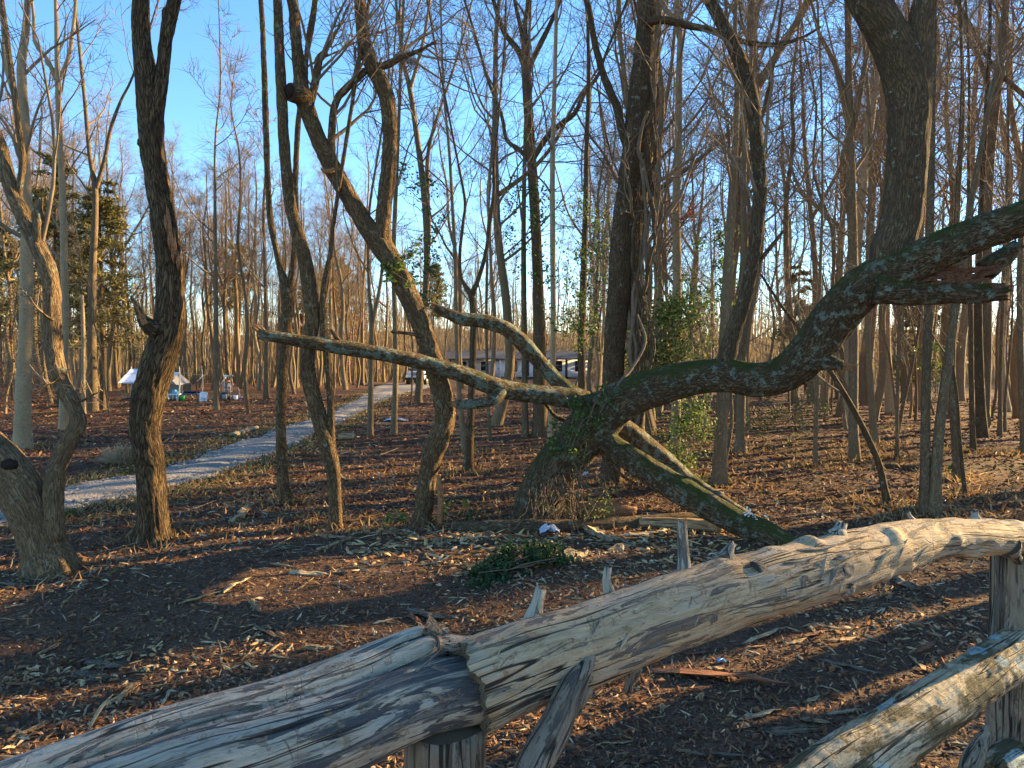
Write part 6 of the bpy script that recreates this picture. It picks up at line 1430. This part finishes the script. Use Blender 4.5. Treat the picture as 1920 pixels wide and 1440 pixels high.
def chip_drift(name, label, n, L, W, seed, where):
    """thicker drifts of torn pale wood"""
    r = np.random.default_rng(seed); px, py = where(r, n); g = np.array([G0(a, b) for a, b in zip(px, py)]); x, y = g[:, 0], g[:, 1]
    l = L * (.4 + 1.2 * r.random(n) ** 2); w = W * (.5 + r.random(n)); az = r.random(n) * 6.283; ti = r.normal(size=n) * .2
    u = np.stack([np.cos(az) * np.cos(ti), np.sin(az) * np.cos(ti), np.sin(ti)], -1); v = np.stack([-np.sin(az), np.cos(az), .2 * r.normal(size=n)], -1); nn = np.cross(u, v)
    loc = np.array([[-.5, -.2, -.2], [-.42, .35, -.1], [-.1, -.5, -.3], [-.05, .5, -.2], [-.15, 0, .6], [.3, -.35, -.2], [.5, .05, -.2], [.25, .35, -.1], [.25, .0, .5]])
    T = np.array([[0, 4, 1], [0, 2, 4], [1, 4, 3], [2, 5, 4], [4, 5, 8], [3, 4, 8], [3, 8, 7], [5, 6, 8], [8, 6, 7], [0, 1, 3], [0, 3, 2], [2, 3, 7], [2, 7, 5], [5, 7, 6]])
    c = np.stack([x, y, hground(x, y) + w * .2 + np.abs(np.sin(ti)) * l * .3], -1); J = 1 + .3 * r.normal(size=(n, 9, 3)); q = loc[None] * J
    V = c[:, None] + u[:, None] * (q[..., 0] * l[:, None])[..., None] + v[:, None] * (q[..., 1] * w[:, None])[..., None] + nn[:, None] * (q[..., 2] * (w * .45)[:, None])[..., None]
    mb = MB(); mb.add(V.reshape(-1, 3), None, (np.arange(n)[:, None, None] * 9 + T[None]).reshape(-1, 3), None, np.repeat(pick(r, n, [(.42, .26, .11), (.48, .35, .18), (.30, .15, .06), (.22, .105, .05)], (4, 3, 2, 2), .3), 9, 0))
    mb.obj(name, M_CHIP, smooth=False, kind='stuff', label=label, category='chips')
chip_drift('wood_chips', 'drift of larger pale torn wood before the fallen log', 720, .13, .035, 77, band)
def left_band(r, n):
    x = -10 + 560 * r.random(n); y = 1250 + 20 * r.normal(size=n) + (280 - x) * .10; return x, y
chip_drift('wood_chips', 'drift of tan torn wood along the back of the split slab', 240, .075, .022, 78, left_band)
r = np.random.default_rng(95); n = 9000; a = np.radians((r.random(n) * 2 - 1) * 43); d = 2.8 * (15 / 2.8) ** r.random(n)
x, y = d * np.sin(a), d * np.cos(a); k = (fbm(np.stack([x, y, x * 0], -1) * .7, 96, 3) + .3 * (r.random(n) - .5) > .5) & (road_dist(x, y) > .1); x, y = x[k], y[k]; n = len(x)
mb = MB(); leaf_quads(mb, np.stack([x, y, hground(x, y) + .012], -1), np.tile([0, 0, 1.6], (n, 1)), .026, r, pick(r, n, [(.16, .075, .035), (.25, .12, .05), (.10, .055, .035), (.30, .19, .09)], (3, 3, 3, 1.5), .3), .55, -.35)
mb.obj('fallen_leaves', M_LEAF, smooth=False, kind='stuff', label='curled brown leaves drifted over the mulch', category='leaves')
LIT = [(.050, .024, .014), (.12, .048, .024), (.20, .085, .036), (.27, .145, .066), (.40, .28, .15)]
chips('leaf_litter', 'red brown leaf litter and straw over the ground beyond the clearing', 36000, 8.5, 44, .085, .026, LIT, (3, 5, 4, 2.5, 1), 75, False, 'leaf litter', .35, dens=.8)
chips('fallen_twigs', 'thin fallen twigs scattered over the litter', 3800, 7.5, 40, .30, .011, LIT + [(.26, .21, .16)], (2, 2, 2, 2, 2, 3), 76, True, 'twigs', .10)
def grass(name, label, n, seed, pal, pr, where, hgt, cat='grass'):
    r = np.random.default_rng(seed); xy = where(r, n); n = len(xy); s = np.column_stack([xy, hground(xy[:, 0], xy[:, 1])])
    d = np.stack([r.normal(size=n) * .6, r.normal(size=n) * .6, np.ones(n)], -1)
    p = shoot(r, s, d, hgt * (.5 + r.random(n)), 4, .25, -.25); w = (.004 + .004 * r.random(n)) * (1 + .05 * xy[:, 1])
    sd = unit(np.cross(unit(p[:, -1] - p[:, 0]), np.array([.3, .9, .2])))
    k = np.array([1, .85, .55, .08]); V = np.stack([p - sd[:, None] * (w[:, None] * k)[..., None], p + sd[:, None] * (w[:, None] * k)[..., None]], 2)
    i = np.arange(n)[:, None] * 8; j = np.arange(3)[None] * 2
    Q = np.stack([i + j, i + j + 1, i + j + 3, i + j + 2], -1).reshape(-1, 4)
    mb = MB(); mb.add(V.reshape(-1, 3), Q, None, None, np.repeat(pick(r, n, pal, pr, .3), 8, 0))
    mb.obj(name, M_LEAF, smooth=False, kind='stuff', label=label, category=cat)
STRAW = [(.30, .19, .085), (.20, .11, .05), (.38, .27, .13), (.10, .10, .03)]
def verge(r, n):
    i = r.integers(1, len(RC) - 3, n); t = r.random(n)[:, None]; c = RC[i] * (1 - t) + RC[i + 1] * t; w = RWD[i]
    s = np.where(r.random(n) < .5, 1, -1); d = unit(RR[i] - RL[i]); return c + d * (s * (w * .95 + np.abs(r.normal(size=n)) * .45))[:, None]
grass('verge_grass', 'short dry grass along both edges of the gravel drive', 9000, 81, STRAW + [(.07, .10, .025)], (2, 2, 2, 1, 2.5), verge, .10)
feet = np.array([[o.location.x, o.location.y] for o in bpy.data.objects if o.parent is None and o.get('category') == 'tree' and o.location.y < 17 and abs(o.location.x) < o.location.y])
def atfeet(r, n): return feet[r.integers(0, len(feet), n)] + r.normal(size=(n, 2)) * .38
grass('dry_grass', 'dry rusty grass gathered round the tree feet', 6500, 82, STRAW, (3, 3, 1.5, .6), atfeet, .12)
def mid(r, n):
    a = np.radians((r.random(n * 3) * 2 - 1) * 40); d = 8.5 + 22 * r.random(n * 3) ** 1.3; x, y = d * np.sin(a), d * np.cos(a)
    k = (fbm(np.stack([x, y, x * 0], -1) * .3, 91, 3) > .53) & (road_dist(x, y) > .1); return np.column_stack([x, y])[k][:n]
grass('dry_grass', 'patches of dry tan grass between the trees', 6500, 83, STRAW, (3, 3, 2, .6), mid, .07)
